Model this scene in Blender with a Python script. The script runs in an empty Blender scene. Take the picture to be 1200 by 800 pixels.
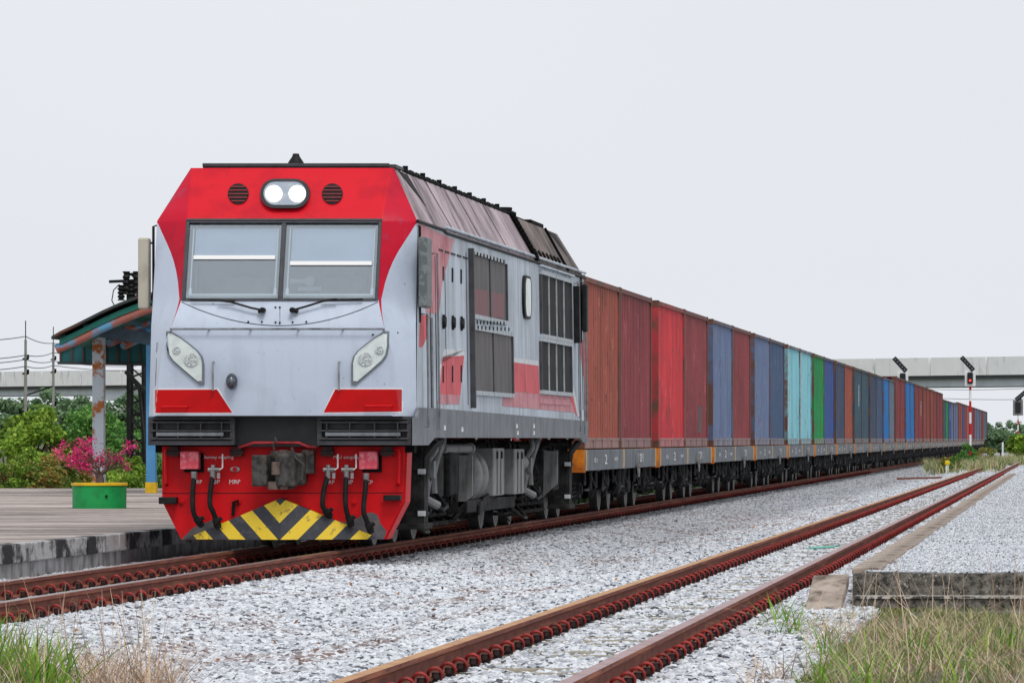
import bpy, math, random
import numpy as np
from mathutils import Vector
random.seed(7); rng = np.random.default_rng(7)
R = math.radians
S = bpy.context.scene
COL = S.collection

# ------------------------------------------------------------------ camera, sky, sun, exposure
EYE = 1.14; FP = 6200.0; VX = 1250.0; VY = 514.0      # eye height, focal length and vanishing point of the track (1200 px wide picture)
cd = bpy.data.cameras.new('camera'); cam = bpy.data.objects.new('camera', cd); COL.objects.link(cam)
cd.sensor_width = 36; cd.lens = FP / 1200 * 36
cd.shift_x = (600 - VX) / 1200; cd.shift_y = (VY - 400) / 1200
cd.clip_start = .5; cd.clip_end = 9000
cam.location = (0, 0, EYE); cam.rotation_euler = (R(90), 0, 0)
S.camera = cam

SUN_EL, SUN_AZ = 56, 158      # azimuth of the sun, clockwise from +Y (behind the camera, slightly left)
w = bpy.data.worlds.new('World'); S.world = w; w.use_nodes = True
nt = w.node_tree; nt.nodes.clear()
wo = nt.nodes.new('ShaderNodeOutputWorld'); bg = nt.nodes.new('ShaderNodeBackground')
sky = nt.nodes.new('ShaderNodeTexSky'); sky.sky_type = 'NISHITA'; sky.sun_disc = False
sky.sun_elevation = R(SUN_EL); sky.sun_rotation = R(SUN_AZ); sky.dust_density = 4
mul = nt.nodes.new('ShaderNodeVectorMath'); mul.operation = 'SCALE'; mul.inputs['Scale'].default_value = .08
tc = nt.nodes.new('ShaderNodeTexCoord'); mp = nt.nodes.new('ShaderNodeMapping'); mp.inputs['Scale'].default_value = (1, 1, 3)
no = nt.nodes.new('ShaderNodeTexNoise'); no.inputs['Scale'].default_value = 2.2; no.inputs['Detail'].default_value = 4
cr = nt.nodes.new('ShaderNodeValToRGB')
cr.color_ramp.elements[0].position = .3; cr.color_ramp.elements[0].color = (.640, .668, .712, 1)
cr.color_ramp.elements[1].position = .75; cr.color_ramp.elements[1].color = (.705, .728, .763, 1)
mx = nt.nodes.new('ShaderNodeMix'); mx.data_type = 'RGBA'; mx.inputs['Factor'].default_value = .96
nt.links.new(sky.outputs[0], mul.inputs[0])
nt.links.new(tc.outputs['Generated'], mp.inputs[0]); nt.links.new(mp.outputs[0], no.inputs['Vector'])
nt.links.new(no.outputs['Fac'], cr.inputs['Fac'])
nt.links.new(mul.outputs[0], mx.inputs['A']); nt.links.new(cr.outputs[0], mx.inputs['B'])
nt.links.new(mx.outputs['Result'], bg.inputs['Color']); nt.links.new(bg.outputs[0], wo.inputs[0])
bg.inputs['Strength'].default_value = 1.0

sl = bpy.data.lights.new('sun', 'SUN'); sl.energy = 1.25; sl.angle = R(22); sl.color = (1, .965, .91)
so = bpy.data.objects.new('sun', sl); COL.objects.link(so)
az, el = R(SUN_AZ), R(SUN_EL)
dvec = Vector((math.sin(az) * math.cos(el), math.cos(az) * math.cos(el), math.sin(el)))
so.rotation_euler = dvec.to_track_quat('Z', 'Y').to_euler()
S.view_settings.view_transform = 'Standard'; S.view_settings.look = 'None'
S.view_settings.exposure = 0.3; S.view_settings.gamma = 1; S.view_settings.use_curve_mapping = False
S.cycles.max_bounces = 6; S.cycles.volume_bounces = 0; S.cycles.transparent_max_bounces = 10

# ------------------------------------------------------------------ materials
def lin(c):
    c /= 255.0
    return c / 12.92 if c <= .04045 else ((c + .055) / 1.055) ** 2.4
def rgb(r, g, b, k=1.0):
    return (min(.85, lin(r) * k), min(.85, lin(g) * k), min(.85, lin(b) * k))
class NT:
    def __init__(s, name):
        s.m = bpy.data.materials.new(name); s.m.use_nodes = True
        s.t = s.m.node_tree; s.b = s.t.nodes['Principled BSDF']; s.o = s.t.nodes['Material Output']
    def n(s, typ, **kw):
        x = s.t.nodes.new(typ)
        for k, v in kw.items(): setattr(x, k, v)
        return x
    def l(s, a, b): s.t.links.new(a, b)
    def coords(s, scale=(1, 1, 1), vary=False, world=False):
        if world:
            src = s.n('ShaderNodeNewGeometry').outputs['Position']
        else:
            src = s.n('ShaderNodeTexCoord').outputs['Object']
        if vary:
            oi = s.n('ShaderNodeObjectInfo'); v = s.n('ShaderNodeVectorMath', operation='ADD'); m = s.n('ShaderNodeVectorMath', operation='SCALE')
            cmb = s.n('ShaderNodeCombineXYZ')
            for i in range(3): s.l(oi.outputs['Random'], cmb.inputs[i])
            m.inputs['Scale'].default_value = 60; s.l(cmb.outputs[0], m.inputs[0]); s.l(src, v.inputs[0]); s.l(m.outputs[0], v.inputs[1]); src = v.outputs[0]
        mp = s.n('ShaderNodeMapping'); mp.inputs['Scale'].default_value = scale; s.l(src, mp.inputs[0])
        return mp.outputs[0]
    def noise(s, vec, scale, detail=4, rough=.6):
        x = s.n('ShaderNodeTexNoise'); x.inputs['Scale'].default_value = scale; x.inputs['Detail'].default_value = detail; x.inputs['Roughness'].default_value = rough
        s.l(vec, x.inputs['Vector']); return x.outputs['Fac']
    def ramp(s, fac, lo, hi, a=0, b=1):
        x = s.n('ShaderNodeMapRange'); x.inputs[1].default_value = lo; x.inputs[2].default_value = hi; x.inputs[3].default_value = a; x.inputs[4].default_value = b
        s.l(fac, x.inputs[0]); return x.outputs[0]
    def mix(s, f, a, b):
        x = s.n('ShaderNodeMix', data_type='RGBA')
        if isinstance(f, (int, float)): x.inputs['Factor'].default_value = f
        else: s.l(f, x.inputs['Factor'])
        for k, v in (('A', a), ('B', b)):
            if isinstance(v, tuple): x.inputs[k].default_value = (*v[:3], 1)
            else: s.l(v, x.inputs[k])
        return x.outputs['Result']
    def bump(s, fac, strength=.3, dist=.01):
        x = s.n('ShaderNodeBump'); x.inputs['Strength'].default_value = strength; x.inputs['Distance'].default_value = dist
        s.l(fac, x.inputs['Height']); s.l(x.outputs[0], s.b.inputs['Normal'])
    def done(s, col, rough=.5, metal=0.0, spec=.5):
        if isinstance(col, tuple): s.b.inputs['Base Color'].default_value = (*col[:3], 1)
        else: s.l(col, s.b.inputs['Base Color'])
        s.b.inputs['Roughness'].default_value = rough; s.b.inputs['Metallic'].default_value = metal
        s.b.inputs['Specular IOR Level'].default_value = spec
        return s.m
MC = {}
def paint(name, col, col2=None, sc=3, lo=.45, hi=.7, rough=.5, metal=0, streak=None, spot=None, vary=False, bump=0, stsc=(9, 9, .7), stlo=.5, sthi=.75, splo=.6, sphi=.68, spsc=8, ss=1.0, spec=.4):
    if name in MC: return MC[name]
    s = NT(name); v = s.coords((1, 1, 1), vary)
    c = tuple(col)
    if col2: c = s.mix(s.ramp(s.noise(v, sc), lo, hi), c, tuple(col2))
    if streak:
        v2 = s.coords(stsc, vary); c = s.mix(s.ramp(s.noise(v2, 1, 5, .65), stlo, sthi, 0, ss), c, tuple(streak))
    if spot:
        c = s.mix(s.ramp(s.noise(v, spsc, 6, .7), splo, sphi), c, tuple(spot))
    if bump: s.bump(s.noise(v, 40, 5), bump, .01)
    MC[name] = s.done(c, rough, metal, spec); return MC[name]

RUST = (.13, .045, .022)
m_white = paint('grey_cab_paint', rgb(182, 192, 208, 1.1), rgb(170, 180, 196, 1.03), sc=1.3, streak=rgb(150, 154, 164), stsc=(7, 7, .5), stlo=.52, sthi=.9, ss=.45, spot=rgb(110, 108, 112), splo=.655, sphi=.70, spsc=20, rough=.34)
m_red = paint('red_cab_paint', rgb(220, 22, 40, .9), rgb(200, 12, 42, .8), sc=2.2, streak=rgb(150, 22, 34), stsc=(8, 8, .6), stlo=.55, sthi=.9, ss=.5, spot=rgb(120, 40, 48), splo=.655, sphi=.71, spsc=17, rough=.42, spec=.2)
m_red_shade = paint('red_corner_shade', rgb(204, 12, 48, .9), rgb(182, 8, 44, .85), sc=2.2, streak=rgb(140, 22, 44), stsc=(8, 8, .6), stlo=.55, sthi=.9, ss=.5, spot=rgb(150, 60, 90), splo=.60, sphi=.72, spsc=4, rough=.42, spec=.2)  # the cab red, darker and cooler: shade of the corner facets painted in
m_redface = paint('red_pilot_paint', rgb(222, 14, 24, .9), rgb(196, 12, 22, .85), sc=2.5, streak=rgb(120, 20, 22), stsc=(10, 10, 1), stlo=.6, sthi=.9, ss=.5, spot=rgb(80, 40, 44), splo=.65, sphi=.70, spsc=16, rough=.5, spec=.2)
m_redpanel = paint('red_stripe_paint', rgb(204, 6, 12, .9), rgb(190, 6, 12, .85), sc=4, rough=.42, spec=.2)
m_side = paint('silver_side_paint', rgb(182, 192, 204, 1.15), rgb(158, 166, 176), sc=1.1, lo=.4, hi=.7, streak=rgb(104, 108, 114), stsc=(3.5, 3.5, .28), stlo=.48, sthi=.74, ss=.8, spot=rgb(84, 80, 82), splo=.64, sphi=.75, spsc=7, rough=.5)
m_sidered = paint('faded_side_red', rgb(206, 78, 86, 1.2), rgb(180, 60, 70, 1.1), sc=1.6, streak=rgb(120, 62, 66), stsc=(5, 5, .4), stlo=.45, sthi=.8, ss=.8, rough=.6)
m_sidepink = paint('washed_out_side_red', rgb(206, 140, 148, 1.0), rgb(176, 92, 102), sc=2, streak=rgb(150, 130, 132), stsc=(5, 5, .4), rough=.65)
m_sidewhite = paint('side_white_line', rgb(214, 216, 218), rgb(180, 182, 186), sc=4, rough=.6)
m_roof = paint('sooty_roof', rgb(190, 172, 178), rgb(140, 124, 130), sc=.8, streak=rgb(58, 50, 52), stsc=(3, 3, .5), stlo=.48, sthi=.70, spot=rgb(56, 48, 48), splo=.62, sphi=.72, spsc=6, rough=.75)
m_roofdark = paint('sooted_engine_roof', rgb(132, 118, 112), rgb(74, 66, 64), sc=1.2, streak=rgb(40, 36, 36), stsc=(4, 4, .5), stlo=.45, sthi=.7, rough=.8)
m_sill = paint('grey_sill_paint', rgb(122, 126, 132), rgb(98, 102, 106), sc=2, streak=rgb(62, 62, 64), stsc=(5, 5, .5), stlo=.5, sthi=.8, rough=.65)
m_grille = paint('dark_grille_paint', rgb(72, 72, 76), rgb(52, 52, 54), sc=5, rough=.55, spec=.25)
m_black = paint('black_rubber', (.008, .008, .009), (.02, .02, .02), sc=8, rough=.6, spec=.2)
m_soot = paint('black_underframe', (.006, .006, .006), (.014, .013, .012), sc=4, rough=.9, spec=.1)
m_under = paint('dusty_underframe', (.05, .048, .047), (.008, .008, .008), sc=5, lo=.35, hi=.65, spot=(.10, .085, .07), spsc=10, splo=.62, sphi=.72, rough=.85, spec=.12)
m_under2 = paint('grey_equipment_case', (.26, .26, .26), (.15, .148, .145), sc=4, lo=.35, hi=.7, streak=(.05, .045, .04), stsc=(10, 10, 1), rough=.7)
m_steel = paint('bare_steel', (.35, .35, .36), (.2, .19, .18), sc=6, rough=.4, metal=.7)
m_wheel = paint('wheel_steel', (.10, .098, .095), (.035, .03, .028), sc=6, rough=.5, metal=.4)
m_lens = paint('lamp_lens', rgb(206, 214, 212, 1.05), rgb(188, 198, 198), sc=9, rough=.06)
m_lens2 = paint('lamp_reflector', rgb(136, 146, 150), rgb(214, 218, 216), sc=60, lo=.4, hi=.6, rough=.2)
m_seam = paint('dark_seam', (.03, .03, .033), rough=.8)
m_letter = paint('white_lettering', rgb(240, 232, 228, 1.1), rgb(200, 180, 178), sc=30, rough=.6)
def glass(name, tint=(1, 1, 1), gl=.16, rough=.02):
    s = NT(name); s.t.nodes.remove(s.b)
    tr = s.n('ShaderNodeBsdfTransparent'); tr.inputs[0].default_value = (*tint, 1)
    g = s.n('ShaderNodeBsdfGlossy'); g.inputs['Roughness'].default_value = rough; g.inputs[0].default_value = (.9, .95, 1, 1)
    mx = s.n('ShaderNodeMixShader'); mx.inputs[0].default_value = gl
    s.l(tr.outputs[0], mx.inputs[1]); s.l(g.outputs[0], mx.inputs[2]); s.l(mx.outputs[0], s.o.inputs[0]); return s.m
m_glass = glass('windscreen_glass', (.93, .97, .98), .24)
def emis(name, col, st):
    s = NT(name); s.b.inputs['Emission Color'].default_value = (*col, 1); s.b.inputs['Emission Strength'].default_value = st; return s.done(col, .3)
m_lit = emis('lit_lamp', (1, .96, .84), 1.15)
m_redlit = emis('red_signal_lamp', (1, .05, .03), 1.0)

# ------------------------------------------------------------------ mesh helpers
WL = {}
class MB:
    def __init__(s): s.v = []; s.f = []; s.mi = []
    def face(s, idx, m=0): s.f.append(tuple(idx)); s.mi.append(m)
    def add(s, vs, fs, m=0):
        o = len(s.v); s.v.extend([tuple(p) for p in vs])
        for q in fs: s.face([o + i for i in q], m)
        return s
    def hexa(s, p, m=0):   # p: 4 points of one face then 4 of the opposite face, same order
        return s.add(p, [(3, 2, 1, 0), (4, 5, 6, 7), (0, 1, 5, 4), (1, 2, 6, 5), (2, 3, 7, 6), (3, 0, 4, 7)], m)
    def box(s, x0, x1, y0, y1, z0, z1, m=0):
        return s.hexa([(x0, y0, z0), (x0, y1, z0), (x1, y1, z0), (x1, y0, z0), (x0, y0, z1), (x0, y1, z1), (x1, y1, z1), (x1, y0, z1)][::1], m)
    def prism(s, a, b, m=0):   # two matching polygons (3d), joined
        n = len(a); o = len(s.v); s.v.extend([tuple(p) for p in a] + [tuple(p) for p in b])
        s.face([o + i for i in range(n)][::-1], m); s.face([o + n + i for i in range(n)], m)
        for i in range(n): j = (i + 1) % n; s.face((o + i, o + j, o + n + j, o + n + i), m)
        return s
    def tube(s, pts, r, n=8, m=0, cap=True):
        pts = [Vector(p) for p in pts]; rr = r if isinstance(r, (list, tuple)) else [r] * len(pts)
        o = len(s.v); ref = None
        for i, p in enumerate(pts):
            t = (pts[min(i + 1, len(pts) - 1)] - pts[max(i - 1, 0)]).normalized()
            if ref is None:
                ref = Vector((0, 0, 1)) if abs(t.z) < .9 else Vector((1, 0, 0))
            a = t.cross(ref)
            if a.length < 1e-4: a = t.cross(Vector((.3, 1, .2)))
            a.normalize(); b = a.cross(t).normalized(); ref = b
            for k in range(n):
                an = 2 * math.pi * k / n; q = p + (a * math.cos(an) + b * math.sin(an)) * rr[i]; s.v.append(tuple(q))
        for i in range(len(pts) - 1):
            for k in range(n):
                k2 = (k + 1) % n; s.face((o + i * n + k, o + i * n + k2, o + (i + 1) * n + k2, o + (i + 1) * n + k), m)
        if cap:
            s.face([o + k for k in range(n)][::-1], m); e = o + (len(pts) - 1) * n; s.face([e + k for k in range(n)], m)
        return s
    def cyl(s, p0, p1, r, n=20, m=0): return s.tube([p0, p1], r, n, m)
    def bar(s, p0, p1, wx, wz, m=0):   # rectangular bar between two points
        p0, p1 = Vector(p0), Vector(p1); t = (p1 - p0).normalized()
        up = Vector((0, 0, 1)) if abs(t.z) < .95 else Vector((0, 1, 0))
        a = t.cross(up).normalized() * wx / 2; b = t.cross(a).normalized() * wz / 2
        return s.hexa([p0 - a - b, p0 + a - b, p0 + a + b, p0 - a + b, p1 - a - b, p1 + a - b, p1 + a + b, p1 - a + b], m)
    def build(s, name, mat, parent=None, smooth=None, bevel=0):
        V = np.array(s.v, dtype=float)
        c = (V.min(0) + V.max(0)) / 2
        if parent is None: c[2] = V[:, 2].min()
        me = bpy.data.meshes.new(name); me.from_pydata([tuple(p) for p in (V - c)], [], s.f)
        mats = mat if isinstance(mat, (list, tuple)) else [mat]
        for x in mats: me.materials.append(x)
        me.polygons.foreach_set('material_index', s.mi)
        if smooth:
            me.polygons.foreach_set('use_smooth', [True] * len(s.f)); me.set_sharp_from_angle(angle=R(smooth))
        me.update()
        o = bpy.data.objects.new(name, me); COL.objects.link(o)
        wl = Vector(c); WL[o.name] = wl
        if parent is not None: o.parent = parent; o.location = wl - WL[parent.name]
        else: o.location = wl
        if bevel:
            b = o.modifiers.new('bevel', 'BEVEL'); b.width = bevel; b.segments = 2; b.limit_method = 'ANGLE'; b.angle_limit = R(40)
        return o
def tag(o, label=None, cat=None, group=None, kind=None):
    if label: o['label'] = label
    if cat: o['category'] = cat
    if group: o['group'] = group
    if kind: o['kind'] = kind
    return o
def empty(name, loc, label=None, cat=None, group=None):
    o = bpy.data.objects.new(name, None); COL.objects.link(o); o.location = loc; o.empty_display_size = .3
    WL[o.name] = Vector(loc); return tag(o, label, cat, group)
KIDS = {}
def copy_tree(o, parent=None, matmap=None, meshcache=None):
    c = o.copy(); COL.objects.link(c)
    if parent is not None: c.parent = parent
    if matmap and o.type == 'MESH' and any(x in matmap for x in o.data.materials):
        key = (o.data.name, id(matmap))
        if key not in meshcache:
            me = o.data.copy()
            for i, x in enumerate(me.materials):
                if x in matmap: me.materials[i] = matmap[x]
            meshcache[key] = me
        c.data = meshcache[key]
    for ch in KIDS.get(o.name) or list(o.children): copy_tree(ch, c, matmap, meshcache)
    return c
def P(px, py, Y): return ((px - VX) / FP * Y, Y, EYE + (VY - py) / FP * Y)
def raw_mesh(name, V, F, mat, nper=None):
    """fast mesh from numpy arrays; F is (n,k)"""
    me = bpy.data.meshes.new(name); F = np.asarray(F); k = F.shape[1]
    me.vertices.add(len(V)); me.vertices.foreach_set('co', np.asarray(V, dtype=np.float32).ravel())
    me.loops.add(F.size); me.loops.foreach_set('vertex_index', F.astype(np.int32).ravel())
    me.polygons.add(len(F)); me.polygons.foreach_set('loop_start', np.arange(0, F.size, k, dtype=np.int32)); me.polygons.foreach_set('loop_total', np.full(len(F), k, dtype=np.int32))
    me.update(calc_edges=True)
    for x in (mat if isinstance(mat, (list, tuple)) else [mat]): me.materials.append(x)
    return me
def link_mesh(name, me, parent=None, loc=(0, 0, 0)):
    o = bpy.data.objects.new(name, me); COL.objects.link(o); o.location = loc; o.parent = parent; WL[o.name] = Vector(loc); return o
def text(body, size, mat, parent, loc, rot, thick=.002, sx=1):
    cu = bpy.data.curves.new('lettering', 'FONT'); cu.body = body; cu.size = size; cu.extrude = thick; cu.align_x = 'CENTER'; cu.align_y = 'CENTER'; cu.resolution_u = 2
    t = bpy.data.objects.new('t', cu); COL.objects.link(t); bpy.context.view_layer.update()
    me = bpy.data.meshes.new_from_object(t.evaluated_get(bpy.context.evaluated_depsgraph_get()))
    bpy.data.objects.remove(t); me.materials.clear(); me.materials.append(mat)
    o = bpy.data.objects.new('lettering', me); COL.objects.link(o); o.parent = parent
    WL[o.name] = Vector(loc); o.location = Vector(loc) - (WL[parent.name] if parent else Vector()); o.rotation_euler = rot; o.scale = (sx, 1, 1); return o

# ------------------------------------------------------------------ ground
TRK = -8.0; SID = -2.8925; G = .5075     # track centre lines, half gauge (rail centres .03 further out)
def vn(x, y, s, seed=0):                 # cheap smooth noise
    x = np.asarray(x, float) * s; y = np.asarray(y, float) * s
    return (np.sin(x * 1.7 + seed) * np.cos(y * 1.3 + seed * 2.1) + .5 * np.sin(x * 3.9 + y * 2.3 + seed) + .3 * np.cos(y * 5.1 - x * 2.7 + seed * 3)) / 1.8
def gz(x, y):
    x = np.asarray(x, float); y = np.asarray(y, float)
    z = np.full(np.broadcast(x, y).shape, -.165)
    z = z - .11 * np.exp(-((x + 5.35) / .9) ** 2)                       # hollow between the tracks
    z = z + .012 * vn(x, y, 2.2) + .006 * vn(x, y, 6, 2)
    z = z - .01 * np.exp(-((x - SID) / .4) ** 2)
    ins = (np.abs(x - TRK) < .42)
    z = np.where(ins, z - .01, z)
    fg = np.clip((31.5 - y) / 4, 0, 1) * np.clip((-4.8 - x) / .8, 0, 1)   # low bank bottom left
    z = z + .07 * fg
    return z
s = NT('scrub_ground'); v = s.coords(world=True)
c = s.mix(s.ramp(s.noise(v, .15, 6), .4, .6), rgb(70, 88, 44), rgb(96, 96, 62)); c = s.mix(s.ramp(s.noise(v, 6, 6, .8), .45, .7), c, rgb(52, 64, 34)); s.bump(s.noise(v, 12, 6), .8, .05)
m_scrub = s.done(c, .95)
mb = MB(); mb.add([(-1500, -30, -.36), (1500, -30, -.36), (1500, 3000, -.36), (-1500, 3000, -.36)], [(0, 1, 2, 3)])
tag(mb.build('ground', m_scrub), kind='structure')

s = NT('ballast_bed'); v = s.coords(world=True)
vo = s.n('ShaderNodeTexVoronoi'); vo.inputs['Scale'].default_value = 22; s.l(v, vo.inputs['Vector'])
vc = s.n('ShaderNodeSeparateColor'); s.l(vo.outputs['Color'], vc.inputs[0])
c = s.mix(vc.outputs[0], rgb(140, 144, 150), rgb(214, 216, 220))
edge = s.n('ShaderNodeTexVoronoi', feature='DISTANCE_TO_EDGE'); edge.inputs['Scale'].default_value = 22; s.l(v, edge.inputs['Vector'])
c = s.mix(s.ramp(edge.outputs['Distance'], .0, .09), rgb(70, 68, 68), c)
v2 = s.coords((1, .25, 1), world=True); c = s.mix(s.ramp(s.noise(v2, 1.1, 5, .65), .58, .72, 0, .55), c, rgb(110, 92, 84))
s.bump(edge.outputs['Distance'], 1.0, .03)
m_ballast = s.done(c, .9)
def sheet(x0, x1, y0, y1, nx, ny, hf):
    xs = np.linspace(x0, x1, nx); ys = np.linspace(0, 1, ny) ** 1.6 * (y1 - y0) + y0
    Xg, Yg = np.meshgrid(xs, ys); Zg = hf(Xg, Yg); V = np.stack([Xg, Yg, Zg], -1).reshape(-1, 3)
    i = np.arange(ny - 1)[:, None] * nx + np.arange(nx - 1)[None]; i = i.ravel(); F = np.stack([i, i + 1, i + nx + 1, i + nx], 1)
    return V, F
V, F = sheet(-9.75, -1.4, 14, 700, 60, 900, gz)
tag(link_mesh('ballast_bed', raw_mesh('ballast_bed', V, F, m_ballast)), kind='structure')
s = NT('dry_soil'); v = s.coords(world=True)
c = s.mix(s.ramp(s.noise(v, 9, 8, .75), .35, .65), rgb(96, 84, 70), rgb(150, 142, 130)); c = s.mix(s.ramp(s.noise(v, 2.2, 5), .5, .62), c, rgb(86, 100, 52)); s.bump(s.noise(v, 30, 8, .8), 1, .03)
m_soil = s.done(c, .95)
V, F = sheet(-1.5, 9, 14, 41.0, 50, 120, lambda x, y: gz(x, y) - .02 + .05 * vn(x, y, 1.3, 5) * np.clip((x + 1.5) * 2, 0, 1))
tag(link_mesh('soil_ground', raw_mesh('soil_ground', V, F, m_soil)), kind='structure')

# ---- ballast stones: uncountable, scattered as instances on a hidden-free emitter sheet
def stone_mat(name, a, b, dark, brown):
    s = NT(name); oi = s.n('ShaderNodeObjectInfo'); rnd = oi.outputs['Random']
    geo = s.coords(world=True)
    cr = s.n('ShaderNodeValToRGB'); cr.color_ramp.interpolation = 'LINEAR'
    els = cr.color_ramp.elements; els[0].position = 0; els[0].color = (*dark, 1); els[1].position = 1; els[1].color = (*b, 1)
    e = els.new(.07); e.color = (*dark, 1); e = els.new(.16); e.color = (*a, 1); e = els.new(.75); e.color = (*b, 1)
    s.l(rnd, cr.inputs[0]); c = cr.outputs[0]
    v2 = s.coords((1, .28, 1), world=True)
    patch = s.ramp(s.noise(v2, 1.15, 5, .65), .51, .64)
    m2 = s.n('ShaderNodeMath', operation='MULTIPLY'); s.l(patch, m2.inputs[0]); s.l(s.ramp(rnd, .15, .75, 1, .1), m2.inputs[1])
    sx = s.n('ShaderNodeSeparateXYZ'); s.l(geo, sx.inputs[0])
    mid = s.ramp(sx.outputs[0], -4.1, -4.6); m3 = s.n('ShaderNodeMath', operation='MULTIPLY'); s.l(m2.outputs[0], m3.inputs[0]); s.l(mid, m3.inputs[1])
    c = s.mix(m3.outputs[0], c, brown)
    oldb = s.ramp(sx.outputs[1], 55, 75, 0, .45); ox = s.ramp(sx.outputs[0], -4.6, -5.6); m4 = s.n('ShaderNodeMath', operation='MULTIPLY'); s.l(oldb, m4.inputs[0]); s.l(ox, m4.inputs[1])
    c = s.mix(m4.outputs[0], c, rgb(120, 122, 128))
    c = s.mix(s.ramp(s.noise(s.coords(world=True), 60, 4, .7), .45, .75, 0, .35), c, rgb(120, 122, 128))
    return s.done(c, .85, 0, .25)
m_stone = stone_mat('ballast_stone', rgb(164, 168, 176, 1.03), rgb(218, 221, 226, 1.05), rgb(84, 86, 92), rgb(122, 92, 78))
def scatter(name, V, F, dens, smin, smax, mat, seed=1, flat=.7):
    me = raw_mesh(name, V, F, mat)
    at = me.attributes.new('dens', 'FLOAT', 'POINT'); at.data.foreach_set('value', dens.astype(np.float32))
    o = link_mesh(name, me)
    ng = bpy.data.node_groups.new(name, 'GeometryNodeTree')
    ng.interface.new_socket('Geometry', in_out='INPUT', socket_type='NodeSocketGeometry'); ng.interface.new_socket('Geometry', in_out='OUTPUT', socket_type='NodeSocketGeometry')
    N = ng.nodes; L = ng.links
    gi = N.new('NodeGroupInput'); go = N.new('NodeGroupOutput')
    dp = N.new('GeometryNodeDistributePointsOnFaces'); dp.distribute_method = 'RANDOM'; dp.inputs['Seed'].default_value = seed
    na = N.new('GeometryNodeInputNamedAttribute'); na.data_type = 'FLOAT'; na.inputs['Name'].default_value = 'dens'
    L.new(gi.outputs[0], dp.inputs['Mesh']); L.new(na.outputs[0], dp.inputs['Density'])
    jn = N.new('GeometryNodeGeometryToInstance')
    for k in range(7):
        ic = N.new('GeometryNodeMeshIcoSphere'); ic.inputs['Radius'].default_value = .5; ic.inputs['Subdivisions'].default_value = 2
        sp = N.new('GeometryNodeSetPosition'); nz = N.new('ShaderNodeTexVoronoi'); nz.voronoi_dimensions = '4D'; nz.inputs['W'].default_value = k * 3.7 + seed; nz.inputs['Scale'].default_value = 1.5
        sub = N.new('ShaderNodeVectorMath'); sub.operation = 'SUBTRACT'; scn = N.new('ShaderNodeVectorMath'); scn.operation = 'SCALE'; scn.inputs['Scale'].default_value = .52
        pos = N.new('GeometryNodeInputPosition')
        L.new(nz.outputs['Position'], sub.inputs[0]); L.new(pos.outputs[0], sub.inputs[1]); L.new(sub.outputs[0], scn.inputs[0])
        L.new(ic.outputs['Mesh'], sp.inputs['Geometry']); L.new(scn.outputs[0], sp.inputs['Offset'])
        tr = N.new('GeometryNodeTransform'); tr.inputs['Scale'].default_value = (1.15, .85 + .05 * k, flat)
        sm = N.new('GeometryNodeSetMaterial'); sm.inputs['Material'].default_value = mat
        fl = N.new('GeometryNodeSetShadeSmooth'); fl.inputs['Shade Smooth'].default_value = False
        L.new(sp.outputs[0], tr.inputs[0]); L.new(tr.outputs[0], sm.inputs[0]); L.new(sm.outputs[0], fl.inputs[0]); L.new(fl.outputs[0], jn.inputs[0])
    ip = N.new('GeometryNodeInstanceOnPoints'); ip.inputs['Pick Instance'].default_value = True
    rv = N.new('FunctionNodeRandomValue'); rv.data_type = 'FLOAT_VECTOR'; rv.inputs[0].default_value = (-.5, -.5, 0); rv.inputs[1].default_value = (.5, .5, 6.283)
    rs = N.new('FunctionNodeRandomValue'); rs.data_type = 'FLOAT'; rs.inputs[2].default_value = 0; rs.inputs[3].default_value = 1; rs.inputs['Seed'].default_value = 5
    pw = N.new('ShaderNodeMath'); pw.operation = 'POWER'; pw.inputs[1].default_value = 1.8
    mr = N.new('ShaderNodeMapRange'); mr.inputs[3].default_value = smin; mr.inputs[4].default_value = smax
    L.new(rs.outputs[1], pw.inputs[0]); L.new(pw.outputs[0], mr.inputs[0])
    L.new(dp.outputs['Points'], ip.inputs['Points']); L.new(jn.outputs[0], ip.inputs['Instance']); L.new(rv.outputs[0], ip.inputs['Rotation']); L.new(mr.outputs[0], ip.inputs['Scale'])
    L.new(ip.outputs[0], go.inputs[0])
    md = o.modifiers.new('scatter', 'NODES'); md.node_group = ng
    return tag(o, kind='stuff')
V, F = sheet(-9.7, -1.45, 24, 270, 70, 620, gz)
x, y = V[:, 0], V[:, 1]
xl = -1300 / 6200 * y - 1.2; xr = -20 / 6200 * y + 1.2
d = np.where(y < 62, 1350, np.where(y < 90, 620, np.where(y < 150, 400, 230))) * 1.0
d = np.where((x < xl) | (x > xr), 0, d)
d = np.where((x > -1.8) & (y > 41), 0, d)
d = np.where((y < 31) & (x < -5.0 + .1 * vn(y, x, 3)), d * .05, d)
d = np.where((np.abs(x - TRK) < 1.0) & (y > 52), d * .35, d)
for rx in (TRK - G - .03, TRK + G + .03, SID - G - .03, SID + G + .03):
    d = np.where(np.abs(x - rx) < .11, d * .12, d)
d = np.where(np.abs(x - SID) < .38, d * .8, d)
scatter('ballast_stones', V, F, d, .022, .062, m_stone, 1)

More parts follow.
